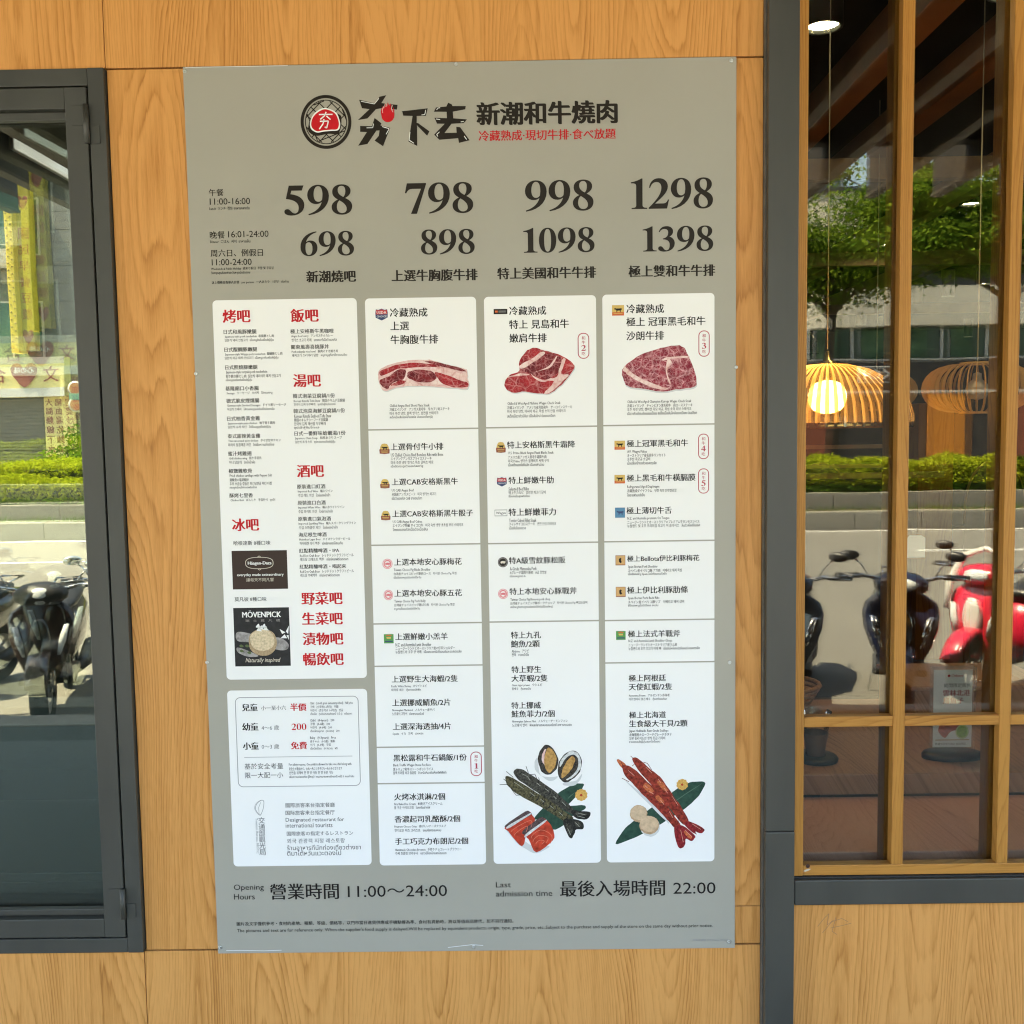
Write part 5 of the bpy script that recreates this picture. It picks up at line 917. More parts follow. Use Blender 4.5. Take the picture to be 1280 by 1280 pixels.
picl(K3, 'prawn_picture', [(PR1, q7((275, 388), (300, 352), (350, 350), (420, 385), (560, 480), (740, 610), (870, 740), (925, 805), (890, 830), (760, 760), (600, 650), (450, 550), (330, 470)))]+bands(q7, (560, 540), (880, 790), 52, 26, 6, PR2)+[(PR2, q7((890, 790), (1000, 798), (1092, 815), (1070, 880), (980, 885), (920, 860))), (PR1, q7((930, 810), (1010, 815), (1060, 835), (1000, 850), (940, 835)))],
  'printed photo of the upper grey tiger prawn', 1.2e-4, lines=[(PRG, q7(*p), .5) for p in (((360, 400), (420, 430), (450, 470)), ((520, 500), (560, 530)), ((610, 560), (650, 590)), ((700, 640), (730, 668)), ((790, 700), (830, 740)), ((960, 820), (1040, 840)), ((950, 850), (1030, 870)))]+[(PR2, q7(*p), .7) for p in (((405, 320), (430, 390)), ((450, 410), (500, 405), (520, 450)), ((540, 440), (548, 470)))])
picl(K3, 'prawn_picture', [(PR3, q7((190, 430), (250, 440), (340, 490), (500, 590), (650, 680), (800, 790), (905, 870), (860, 925), (780, 890), (600, 775), (400, 665), (290, 600), (205, 520)))]+bands(q7, (420, 600), (860, 880), 62, 42, 7, PR2)+[(PR2, q7((800, 900), (900, 880), (1010, 920), (1012, 990), (940, 995), (928, 1030), (890, 1090), (850, 1050))), (PR1, q7((830, 930), (880, 940), (905, 1000), (880, 1060), (850, 1020))), (PR1, q7((920, 905), (985, 930), (990, 970), (940, 960)))],
  'printed photo of the lower olive tiger prawn', 2.4e-4, lines=[(PRG, q7(*p), .5) for p in (((280, 490), (340, 530), (380, 560)), ((450, 600), (500, 640)), ((560, 670), (600, 705)), ((660, 740), (700, 770)), ((850, 980), (880, 1050)), ((930, 920), (975, 965)), ((760, 810), (800, 850)))]+[(PR2, q7(*p), .7) for p in (((195, 375), (270, 440)), ((165, 455), (220, 500)), ((125, 517), (215, 515)), ((235, 545), (300, 630), (345, 628)), ((300, 420), (360, 450)))])
SAL = flat('printed salmon', (.46, .05, .025, 1), .4, var=.5, vscale=60); SALL = flat('printed salmon line', (.68, .22, .14, 1), .4); SALS = flat('printed salmon skin', (.09, .06, .06, 1), .4, var=.6, vscale=250)
picl(K3, 'salmon_picture', [(SHD, q7((190, 990), (300, 1130), (380, 1190), (520, 1250), (660, 1170), (500, 1180), (300, 1060))), (SAL, q7((188, 965), (420, 815), (470, 840), (500, 905), (420, 1010), (385, 1150), (335, 1160), (220, 1020))), (SALS, q7((185, 950), (400, 803), (458, 818), (455, 838), (235, 965))), (PEARL, q7((205, 962), (430, 830), (450, 838), (240, 972))),
  (SAL, q7((372, 1020), (560, 880), (640, 912), (697, 1010), (692, 1110), (515, 1237), (435, 1100))), (SALS, q7((370, 1010), (555, 868), (602, 885), (600, 905), (415, 1045))), (PEARL, q7((402, 1045), (600, 900), (608, 920), (415, 1068)))], 'printed photo of two red salmon fillets', 1.5e-4,
  lines=[(SALL, smooth(q7(*p), 4)[:-4], .55) for p in (((480, 1130), (540, 1060), (640, 1080), (600, 1150)), ((460, 1090), (560, 1000), (680, 1060), (640, 1160)), ((510, 1150), (550, 1110), (600, 1120), (560, 1160)), ((250, 1020), (340, 950), (460, 900), (440, 990)), ((280, 1060), (340, 1000), (420, 960), (390, 1040)))])
def bloom(K, c, q, base):
    picl(K, 'bloom_picture', [(FLW, q(*[(c[0]+(62+6*(k % 2))*math.cos(2*PI*k/20), c[1]+(60+6*(k % 2))*math.sin(2*PI*k/20)) for k in range(20)])), (flat('printed bloom heart', (.42, .05, .02, 1), .45), q(*[(c[0]+14*math.cos(k), c[1]+14*math.sin(k)) for k in range(6)]))], 'printed yellow bloom', base)
bloom(K3, (995, 628), q7, 1.5e-4); bloom(K4, (848, 462), q8, 1.5e-4)
picl(K4, 'leaf_picture', [(LEAFD, q8((85, 1140), (200, 960), (320, 860), (480, 740), (720, 560), (850, 470), (960, 435), (1105, 432), (1080, 520), (980, 650), (860, 750), (660, 880), (430, 1010), (250, 1090))), (LEAFV, q8((560, 780), (800, 620), (1080, 442), (1082, 446), (810, 626), (566, 786)))], 'printed photo of a long dark green leaf', 0)
RP1 = flat('printed red prawn', (.24, .032, .02, 1), .38, var=.75, vscale=150); RP2 = flat('printed prawn orange', (.50, .13, .05, 1), .38, var=.4, vscale=200); RP3 = flat('printed prawn crimson', (.22, .018, .022, 1), .38, var=.6, vscale=200); RPG = flat('printed pink glint', (.70, .34, .26, 1), .4, var=.3, vscale=300); RP4 = flat('printed prawn edge', (.16, .02, .018, 1), .4)
picl(K4, 'prawn_picture', [(SHD, q8((200, 420), (330, 520), (560, 720), (700, 900), (640, 860), (420, 640))), (RP1, q8((275, 170), (330, 160), (420, 230), (500, 300), (590, 370), (660, 460), (740, 580), (830, 710), (922, 870), (870, 925), (780, 830), (650, 660), (540, 520), (440, 410), (340, 290)))]+bands(q8, (600, 480), (880, 860), 58, 26, 6, RP4)+[(RP3, q8((870, 910), (925, 880), (1080, 955), (1100, 990), (1060, 1020), (1000, 1000), (1012, 1032), (940, 990))), (RP2, q8((560, 430), (620, 430), (680, 520), (660, 540), (600, 490)))],
  'printed photo of the upper red prawn', 4e-5, lines=[(RPG, q8(*p), .55) for p in (((430, 260), (500, 330)), ((575, 400), (600, 440)), ((640, 500), (680, 560)), ((730, 590), (800, 700)), ((960, 910), (1060, 975)))]+[(RP4, q8(*p), .7) for p in (((258, 135), (310, 185)), ((405, 205), (450, 220), (500, 295)), ((275, 250), (300, 230)))])
picl(K4, 'prawn_picture', [(RP2, q8((100, 190), (130, 175), (205, 240), (165, 275))), (RP1, q8((160, 260), (185, 240), (240, 250), (330, 310), (450, 430), (560, 540), (660, 670), (740, 800), (835, 935), (770, 965), (700, 890), (600, 780), (480, 660), (380, 560), (280, 450), (200, 370)))]+bands(q8, (420, 480), (800, 930), 78, 40, 7, RP4)+[(RP2, q8((400, 480), (440, 445), (520, 520), (500, 560), (440, 530))), (RP2, q8((540, 610), (580, 585), (640, 660), (600, 670))), (RP3, q8((755, 960), (850, 930), (990, 1040), (985, 1080), (950, 1110), (890, 1080), (880, 1150), (830, 1190), (790, 1150))), (RP2, q8((870, 990), (960, 1050), (940, 1080), (880, 1030)))],
  'printed photo of the lower red prawn', 2.2e-4, lines=[(RPG, q8(*p), .6) for p in (((230, 300), (300, 360)), ((420, 470), (450, 500)), ((470, 540), (520, 570)), ((600, 640), (640, 690)), ((700, 770), (740, 840)), ((830, 980), (860, 1120)), ((880, 980), (960, 1060)))]+[(RP4, q8(*p), .8) for p in (((158, 388), (240, 430)), ((150, 200), (175, 260)))])
SCL = flat('printed scallop', (.58, .42, .27, 1), .42, var=.18, vscale=90); SCLE = flat('printed scallop edge', (.46, .31, .18, 1), .42, var=.2, vscale=120)
circ = lambda cx, cy, r, ry=None: [(cx+r*math.cos(2*PI*k/16), cy+(ry or r)*math.sin(2*PI*k/16)) for k in range(16)]
picl(K4, 'scallop_picture', [(SHD, q8(*circ(480, 945, 112))), (SCLE, q8(*circ(350, 795, 100, 98))), (SCL, q8(*circ(348, 785, 92, 82))), (SCLE, q8(*circ(470, 925, 113, 105))), (SCL, q8(*circ(466, 912, 104, 92)))], 'printed photo of two pale scallops', 1.5e-4)

# thin white lines where the film on the board has lifted
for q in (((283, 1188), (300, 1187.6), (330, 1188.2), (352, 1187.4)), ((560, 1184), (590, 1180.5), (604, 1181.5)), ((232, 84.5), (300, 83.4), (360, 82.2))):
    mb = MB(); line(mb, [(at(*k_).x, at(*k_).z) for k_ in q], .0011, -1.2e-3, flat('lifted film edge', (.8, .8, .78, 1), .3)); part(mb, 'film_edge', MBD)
# ================================================================ the street that the glass reflects
def leaves(mb, pts, size, mat, sjit=.5, up=.35):
    """one small bent leaf blade at every point, turned at random"""
    n = len(pts); nr = rng.normal(size=(n, 3)); nr[:, 2] = np.abs(nr[:, 2])+up; nr /= np.linalg.norm(nr, axis=1)[:, None]
    t = rng.normal(size=(n, 3)); a = np.cross(nr, t); a /= np.linalg.norm(a, axis=1)[:, None]; b = np.cross(nr, a)
    s = size*(1-sjit/2+sjit*rng.random(n))[:, None]; P = np.asarray(pts)
    v = np.stack([P-a*s, P-b*s*.45+nr*s*.12, P+a*s, P+b*s*.45+nr*s*.12], 1).reshape(-1, 3)
    mb.add(v.tolist(), [(4*i, 4*i+1, 4*i+2, 4*i+3) for i in range(n)], mat)
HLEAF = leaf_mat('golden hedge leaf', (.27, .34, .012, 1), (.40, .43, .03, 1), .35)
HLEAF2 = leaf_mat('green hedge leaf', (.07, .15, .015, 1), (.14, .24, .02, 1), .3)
TLEAF = leaf_mat('tree leaf', (.05, .10, .012, 1), (.11, .19, .02, 1), .4)
TLEAF2 = leaf_mat('painted sunlit tree leaf', (.16, .24, .02, 1), (.24, .33, .03, 1), .45)  # lighter leaf copy: sunlit tone put into the colour, scattered through the crown
BARK = flat('bark', (.075, .055, .038, 1), .9, var=.4, vscale=14, bump=.5)
def hedge(x0, x1, y0, y1, z0, z1, lab, n):
    h = empty('hedge', ((x0+x1)/2, (y0+y1)/2, z0), lab, 'hedge', 'clipped hedges on the median')
    core = MB(); K = 26; N_ = int((x1-x0)/.25); vs = []
    mb = MB(); mb.box(x0+.1, x1-.1, y0+.12, y1-.12, z0, z1-.14, flat('hedge twigs', (.03, .035, .012, 1), .95)); part(mb, 'twigs', h)
    P = []
    X = rng.uniform(x0, x1, n); Y = rng.uniform(y0, y1, n); top = z1+.05*np.sin(X*2.3)+.05*np.sin(X*5.1+Y*3)+.03*rng.normal(size=n)
    side = rng.random(n) < .5
    Z = np.where(side, rng.uniform(z0, z1, n), top-np.abs(rng.normal(size=n))*.04)
    Yf = np.where(side, np.where(rng.random(n) < .7, y1, y0)+rng.normal(size=n)*.05, Y); P = np.stack([X, Yf, Z], 1)
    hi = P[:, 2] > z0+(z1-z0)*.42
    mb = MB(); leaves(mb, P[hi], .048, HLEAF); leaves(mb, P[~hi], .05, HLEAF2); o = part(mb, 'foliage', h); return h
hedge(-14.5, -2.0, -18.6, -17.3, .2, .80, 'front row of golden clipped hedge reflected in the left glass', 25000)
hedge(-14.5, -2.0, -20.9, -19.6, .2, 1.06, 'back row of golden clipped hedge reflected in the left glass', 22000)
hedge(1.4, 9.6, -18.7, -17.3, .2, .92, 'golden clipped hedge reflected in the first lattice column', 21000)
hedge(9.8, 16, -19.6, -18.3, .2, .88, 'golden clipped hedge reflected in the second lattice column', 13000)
# a taller shrub behind the left hedge
sb = empty('street_shrub', (-9.7, -21.2, .2), 'loose dark green shrub rising behind the golden hedge, left glass', 'shrub')
P = []
for k in range(16):
    c = (-9.8+rng.normal()*.5, -21.2+rng.normal()*.2, .75+rng.random()*.9); P.append(np.array(c)+rng.normal(size=(130, 3))*.13)
mb = MB(); leaves(mb, np.concatenate(P), .06, HLEAF2); part(mb, 'foliage', sb)
mb = MB(); [mb.tube([(-9.7, -21.2, .2), (-9.8+.4*math.cos(k), -21.2, .9), (-9.8+.6*math.cos(k), -21.2, 1.5)], [.02, .014, .006], BARK, 5) for k in range(5)]; part(mb, 'stems', sb)
# weeds at the kerb
mb = MB()
for k in range(2600):
    x = random.choice((random.uniform(-14, -7), random.uniform(4, 14))); y = random.uniform(-17.0, -16.1); h = random.uniform(.03, .16); a = random.uniform(0, 6.3); dx_ = .5*h*math.cos(a); dy_ = .5*h*math.sin(a)
    mb.add([(x-.006, y, .05), (x+.006, y, .05), (x+dx_, y+dy_, .05+h)], [(0, 1, 2)], HLEAF2)
tag(mb.build('weeds'), 'thin weeds growing in the dry median soil', 'weeds', kind='stuff')
def tree(x, y, lab, spread, n, seed, lean=-1, hs=1.0):
    r = np.random.default_rng(seed); t = empty('street_tree', (x, y, .2), lab, 'tree', 'street trees on the median')
    tr = MB(); tr.tube([(x, y, .2), (x+.05, y, 1.6), (x-.08, y+.05, 2.9), (x+.05, y, 4.8)], [.17, .14, .12, .09], BARK, 10); part(tr, 'trunk', t)
    tips = []; lb = MB()
    for k in range(15):
        a = r.uniform(0, 2*PI); L = spread*r.uniform(.4, 1); z0 = r.uniform(3.9, 4.7); dx_ = math.cos(a)*L+lean*spread*.25; dy_ = math.sin(a)*L*.6; up = r.uniform(.7, 3.2)*hs
        p = [(x, y, z0), (x+dx_*.4, y+dy_*.4, z0+up*.5), (x+dx_, y+dy_, z0+up)]; lb.tube(p, [.06, .035, .012], BARK, 6)
        for q in (.45, .7, 1): tips.append((x+dx_*q, y+dy_*q, z0+up*(q**.8)))
        for j in range(3):
            b = r.uniform(0, 2*PI); q = (x+dx_*.7, y+dy_*.7, z0+up*.72); e_ = (q[0]+math.cos(b)*.9, q[1]+math.sin(b)*.7, q[2]+r.uniform(.0, .6)); lb.tube([q, e_], [.02, .007], BARK, 4); tips.append(e_)
    part(lb, 'branches', t)
    P = []; per = n//len(tips)
    for c in tips: P.append(np.array(c)+r.normal(size=(per, 3))*np.array([.42, .42, .20])*r.uniform(.6, 1.15))
    P = np.concatenate(P); sel = r.random(len(P)) < .45
    mb = MB(); leaves(mb, P[sel], .068, TLEAF2); leaves(mb, P[~sel], .068, TLEAF); part(mb, 'crown', t)
tree(10.35, -19.4, 'leafy street tree with dark forked trunk reflected in the second lattice column', 3.3, 36000, 3)
tree(7.0, -20.5, 'bright leafy street tree reflected at the left of the lattice window', 2.3, 15000, 5, 0, .62)
tree(15.5, -19.6, 'street tree farther along the median, right of the lattice window', 3.0, 12000, 9)

# ---------------------------------------------------------------- left: grey tiled block with the yellow shop
GT = flat('grey facade tile', (.20, .20, .185, 1), .55, var=.12, vscale=.8); TEAL = flat('teal window glass', (.04, .10, .085, 1), .12); ALU = flat('pale aluminium', (.42, .42, .40, 1), .4)
YEL = flat('yellow sign face', (.80, .62, .06, 1), .5); YELD = flat('weathered yellow sign', (.50, .42, .05, 1), .5, var=.25, vscale=1.2)
YEL2 = flat('pale yellow sign face', (.78, .70, .30, 1), .5); SHUT = flat('roller shutter', (.16, .15, .13, 1), .5)
bl = empty('grey_tiled_building', (-18, -34.2, 0), 'grey tiled block with teal windows behind the yellow shop signs, left glass', 'building')
FY = -34.0
part(MB().box(-46, 2.5, -46, FY-.02, -.3, 17, flat('facade joint', (.13, .13, .12, 1), .9)), 'wall', bl)
wins = [(x, z) for z in (4.4, 8.0, 11.6) for x in np.arange(-44, 0, 4.2)]
tb_ = None; ti = []
X = -25.0
while X < -9:
    for j in range(24):
        z = .5+j*.62
        if any(wx-.1 < X+.45 and X-.45 < wx+2.3 and wz-.1 < z+.29 and z-.29 < wz+2.1 for wx, wz in wins) or z < 3.3: continue
        ti.append((X, z))
    X += .93
first = MB().box(-.455, .455, -.02, .012, -.3, .3, GT).build('facade_panel')
for i, (x, z) in enumerate(ti[:290]):
    o = first if i == 0 else first.copy()
    if i: col.objects.link(o)
    o.location = (x, FY, z); keep(bl, o)
for x, z in wins:
    if not -27 < x < -7: continue
    part(MB().box(x, x+2.2, FY-.02, FY+.05, z, z+.06, ALU).box(x, x+2.2, FY-.02, FY+.05, z+1.94, z+2, ALU).box(x, x+.06, FY-.02, FY+.05, z+.06, z+1.94, ALU).box(x+2.14, x+2.2, FY-.02, FY+.05, z+.06, z+1.94, ALU).box(x+1.07, x+1.13, FY-.02, FY+.05, z+.06, z+1.94, ALU), 'window_frame', bl)
    part(MB().box(x+.06, x+2.14, FY-.018, FY+.015, z+.06, z+1.94, TEAL), 'window_pane', bl)
    if z > 5:
        cg = MB()
        for q in range(5): cg.box(x+.1, x+1.5, FY+.55, FY+.58, z-.5+q*.2, z-.47+q*.2, ALU)
        for q in (x+.1, x+.8, x+1.47): cg.box(q, q+.03, FY+.02, FY+.55, z-.5, z-.46, ALU).box(q, q+.03, FY+.551, FY+.579, z-.55, z+.36, ALU)
        cg.box(x+.3, x+1.2, FY+.06, FY+.4, z-.42, z+.2, flat('air conditioner casing', (.5, .5, .47, 1), .6)); part(cg, 'window_cage', bl)
part(MB().tube([(-14.9, FY+.12, 3), (-14.9, FY+.12, 9.5), (-15.3, FY+.12, 10.4), (-15.3, FY+.12, 15)], .07, ALU, 8), 'drain_pipe', bl)
sh = empty('shop_shutter', (-18.1, -33.9, 0), 'closed dark roller shutter below the yellow heart sign, left glass', 'shutter')
first = MB().box(-2.6, 1.38, FY+.0, FY+.035, .01, .105, SHUT, .004)
f0 = first.build('shutter_slat'); keep(sh, f0)
for k in range(1, 25): c = f0.copy(); col.objects.link(c); c.parent = sh; c.matrix_parent_inverse = f0.matrix_parent_inverse.copy(); c.location = (-18.1, 0, k*.12)
f0.location = (-18.1, 0, 0)
ss = empty('heart_sign', (-18, -33.4, 3.8), 'wide pale yellow shop sign with a red heart above the shutter, left glass', 'sign')
part(MB().box(-22, -15.72, FY+.05, FY+.55, 3.05, 4.45, YEL2, .01), 'sign_box', ss); part(MB().box(-22, -15.72, FY+.551, FY+.57, 3.05, 3.36, flat('sign white strip', (.7, .7, .66, 1), .5)), 'white_strip', ss)
part(MB().box(-22, -15.72, FY+.551, FY+.565, 4.2, 4.45, flat('sign grey strip', (.4, .4, .36, 1), .5)), 'grey_strip', ss)
def facing_street(s, x0, x1, z, mat, y, wt='s', h=None):
    mb = MB(); text_into(mb, s, x0, x1, z, mat, 0, wt, h=h, res=2, flip=True)
    mb.v = [(v[0], y+(-v[1])*20, v[2]) for v in mb.v]; return mb
HR = flat('sign heart red', (.30, .085, .065, 1), .45)
hp = smooth([(0, .12), (.18, .30), (.42, .28), (.52, .05), (.40, -.25), (0, -.62), (-.40, -.25), (-.52, .05), (-.42, .28), (-.18, .30)])
mb = MB(); mb.poly([(-17.1+x*.9, 3.95+z*.9) for x, z in hp], FY+.60, HR); mb.f = [f[::-1] for f in mb.f]; part(mb, 'heart_logo', ss)
part(facing_street('心の味', -17.45, -16.75, 3.98, WHITEI, FY+.62, 'b'), 'heart_text', ss)
part(facing_street('合', -18.35, -17.75, 3.83, HR, FY+.58, 'm'), 'sign_text', ss); part(facing_street('文', -16.45, -15.9, 3.83, HR, FY+.58, 'm'), 'sign_text', ss)
vs_ = empty('vertical_sign', (-17.1, -33.0, 7.5), 'tall projecting yellow sign with bulbs down its edge, left glass', 'sign')
part(MB().box(-17.42, -17.17, FY+.05, FY+.75, 4.6, 10.5, YEL, .01).box(-17.169, -16.74, FY+.05, FY+.45, 4.7, 10.4, YELD, .01), 'sign_box', vs_)
bb_ = MB().lathe([(.035, 0), (.02, .03), (0, .035)], (0, 0, 0), flat('dull bulb', (.35, .25, .05, 1), .5), 6, 'y').build('edge_bulb')
for k in range(48):
    o = bb_ if k == 0 else bb_.copy()
    if k: col.objects.link(o)
    o.location = (-17.36+(k % 2)*.13, FY+.751, 4.75+k*.12); keep(vs_, o)
for i, ch in enumerate('國民早餐豆漿'): part(facing_street(ch, -17.13, -16.78, 8.7-i*.56, flat('sign brown ink', (.35, .10, .05, 1), .5), FY+.46, 'm'), 'sign_text', vs_)
for z, m_ in ((9.8, HR), (5.25, HR)):
    mb = MB(); mb.poly([(-16.95+x*.36, z+q*.5) for x, q in hp], FY+.465, m_); mb.f = [f[::-1] for f in mb.f]; part(mb, 'heart_logo', vs_)
bn_ = empty('yellow_banner', (-16.2, -33.6, .2), 'yellow banner with three columns of red characters beside the shutter, left glass', 'banner')
part(MB().box(-16.68, -15.62, FY+.04, FY+.10, .55, 3.04, YEL2, .006), 'banner_board', bn_)
for i, s in enumerate(('大腸麵線下水湯', '豬血湯乾麵滷味', '阿婆炒麵第一家')):
    for j, ch in enumerate(s): part(facing_street(ch, -16.62+i*.35, -16.36+i*.35, 2.85-j*.32, HR, FY+.105, 'b'), 'banner_text', bn_)
for z in (3.3, 2.75):
    o = empty('round_sign', (-15.45, -33.2, z), 'small round pale sign '+('upper' if z > 3 else 'lower')+' of two beside the banner', 'sign', 'round signs beside the banner')
    part(MB().lathe([(0, 0), (.26, 0), (.26, .08), (0, .08)], (-15.35, FY+.5, z), ALU, 20, 'y'), 'disc', o); part(MB().lathe([(0, .085), (.2, .085)], (-15.35, FY+.5, z), flat('sign brown ink', (0, 0, 0, 1)), 20, 'y'), 'disc_face', o)
    part(MB().box(-15.36, -15.34, FY, FY+.5, z-.02, z+.02, ALU), 'bracket', o)
tag(MB().box(-15.3, -11, FY+.0, FY+1.2, 2.9, 3.1, flat('teal awning', (.05, .25, .22, 1), .6)).build('teal_awning'), 'teal awning beyond the round signs, left glass edge', 'awning')

# ---------------------------------------------------------------- right: cream banded block, curved end
CRM = flat('cream facade panel', (.58, .54, .44, 1), .6, var=.08, vscale=.4); DKG = flat('dark green glass', (.02, .045, .032, 1), .15, var=.4, vscale=.7); DKB = flat('dark spandrel', (.035, .03, .028, 1), .4); RUST = flat('rust red panel', (.22, .06, .03, 1), .6)
br = empty('cream_banded_building', (20, -44, 0), 'cream banded block with dark green windows behind the tree, lattice window', 'building')
def arc(z0, z1, off, mat, name, n=18, step=None):
    """a horizontal band that follows the curved left end and the straight front"""
    pts = []
    for k in range(n+1): a = PI/2*k/n; pts.append((9.5-off*math.cos(a)-5*math.cos(a)+5-.0, -46.7+(5+off)*math.sin(a)))
    pts = [(p[0]-.0, p[1]) for p in pts]+[(60, -41.7+off)]
    m = len(pts); vs = [(p[0], p[1], z0) for p in pts]+[(p[0], p[1], z1) for p in pts]+[(60, -58, z0), (pts[0][0], -58, z0), (60, -58, z1), (pts[0][0], -58, z1)]
    fs = [(i, i+1, m+i+1, m+i) for i in range(m-1)]+[tuple(range(m))[::-1]+(2*m+1, 2*m), tuple(range(m, 2*m))+(2*m+2, 2*m+3)]
    return part(MB().add(vs, fs, mat), name, br)
for z0, z1, off, mat, nm in ((-.3, 3.0, 0, DKB, 'ground_floor_wall'), (3.001, 3.10, .12, ALU, 'ledge_band'), (3.101, 4.35, 0, DKB, 'spandrel_band'), (4.351, 4.42, .1, ALU, 'white_bar'), (4.421, 5.75, -.15, DKG, 'window_band'), (5.751, 7.4, .3, CRM, 'facade_band'),
        (7.401, 8.5, -.15, DKB, 'window_band'), (8.501, 9.0, .1, RUST, 'rust_band'), (9.001, 11.4, .3, CRM, 'facade_band'), (11.401, 11.6, .4, DKB, 'roof_coping')): arc(z0, z1, off, mat, nm)
first = MB().box(-.07, .07, -41.88, -41.78, 4.421, 5.75, ALU).build('window_mullion'); keep(br, first)
for i, x in enumerate(np.arange(10.5, 40, 1.9)):
    o = first if i == 0 else first.copy()
    if i: col.objects.link(o); o.parent = br; o.matrix_parent_inverse = first.matrix_parent_inverse.copy()
    o.location.x = x
CUR = flat('green curtain', (.05, .10, .05, 1), .8, var=.5, vscale=1.5)
for x in np.arange(10.9, 38, 1.9): part(MB().box(x, x+.9, -41.84, -41.80, 4.45, 5.7, CUR), 'curtain', br)
for x, m_ in ((12.0, RUST), (17.5, ORANGEW), (20.5, RUST), (26, ORANGEW)): part(MB().box(x, x+1.6, -41.69, -41.6, -.1, 2.95, m_), 'shopfront_panel', br)
ks = empty('shop_sign', (15.4, -41.3, 3.5), 'small white framed shop sign with grey letters, behind the glass dome lamp', 'sign')
part(MB().box(14.45, 16.1, -41.69, -41.45, 3.42, 4.12, ALU, .02), 'sign_box', ks); part(MB().box(14.52, 16.03, -41.449, -41.44, 3.48, 4.06, DKB), 'sign_face', ks)
part(facing_street('KOI', 14.65, 15.9, 3.77, flat('pale grey letters', (.5, .5, .5, 1), .5), -41.43, 's', h=.42), 'sign_text', ks)
tw = empty('distant_tower', (30, -95, 0), 'pale distant tower against the sky patch, top of the first lattice column', 'building')
part(MB().box(24, 29, -100, -90, 0, 27, flat('pale tower wall', (.4, .42, .44, 1), .6)), 'wall', tw)
for k in range(6):
    part(MB().box(24.4, 28.6, -90, -89.9, 6+k*3.3, 7.8+k*3.3, flat('tower window', (.10, .13, .16, 1), .2)), 'window', tw)
for x0, x1, y, h_, lab in ((-40, -14, -62, 20, 'tall grey block rising behind the tiled one on the left'), (38, 60, -66, 19, 'tall grey block behind the cream one, far right')):
    b = empty('background_block', ((x0+x1)/2, y, 0), lab, 'building'); part(MB().box(x0, x1, y-10, y, -.3, h_, GT), 'wall', b)
    for z in np.arange(3, h_-2, 3.2): part(MB().box(x0+1, x1-1, y, y+.1, z, z+1.4, DKG), 'window_band', b)

# ---------------------------------------------------------------- scooters parked at the kerb
CHROME = flat('chrome', (.75, .75, .75, 1), .12, metal=1); RUB = flat('tyre rubber', (.02, .02, .02, 1), .8); PLB = flat('black plastic', (.018, .018, .02, 1), .4); LENS = flat('headlight lens', (.75, .78, .8, 1), .08, coat=1); AMB = flat('amber lens', (.6, .18, .02, 1), .2); REDL = flat('red lens', (.4, .02, .02, 1), .2); MIR = flat('mirror glass', (.6, .65, .7, 1), .03, metal=1)
def paint(name, c): return flat(name, c, .25, coat=1)
def sup(cx, cy, cz, w, h, ax, n=16, e=.75):
    out = []
    for k in range(n):
        a = 2*PI*k/n; u = w*math.copysign(abs(math.cos(a))**e, math.cos(a)); v = h*math.copysign(abs(math.sin(a))**e, math.sin(a))
        out.append((cx+u, cy, cz+v) if ax == 'y' else (cx+u, cy+v, cz))
    return out
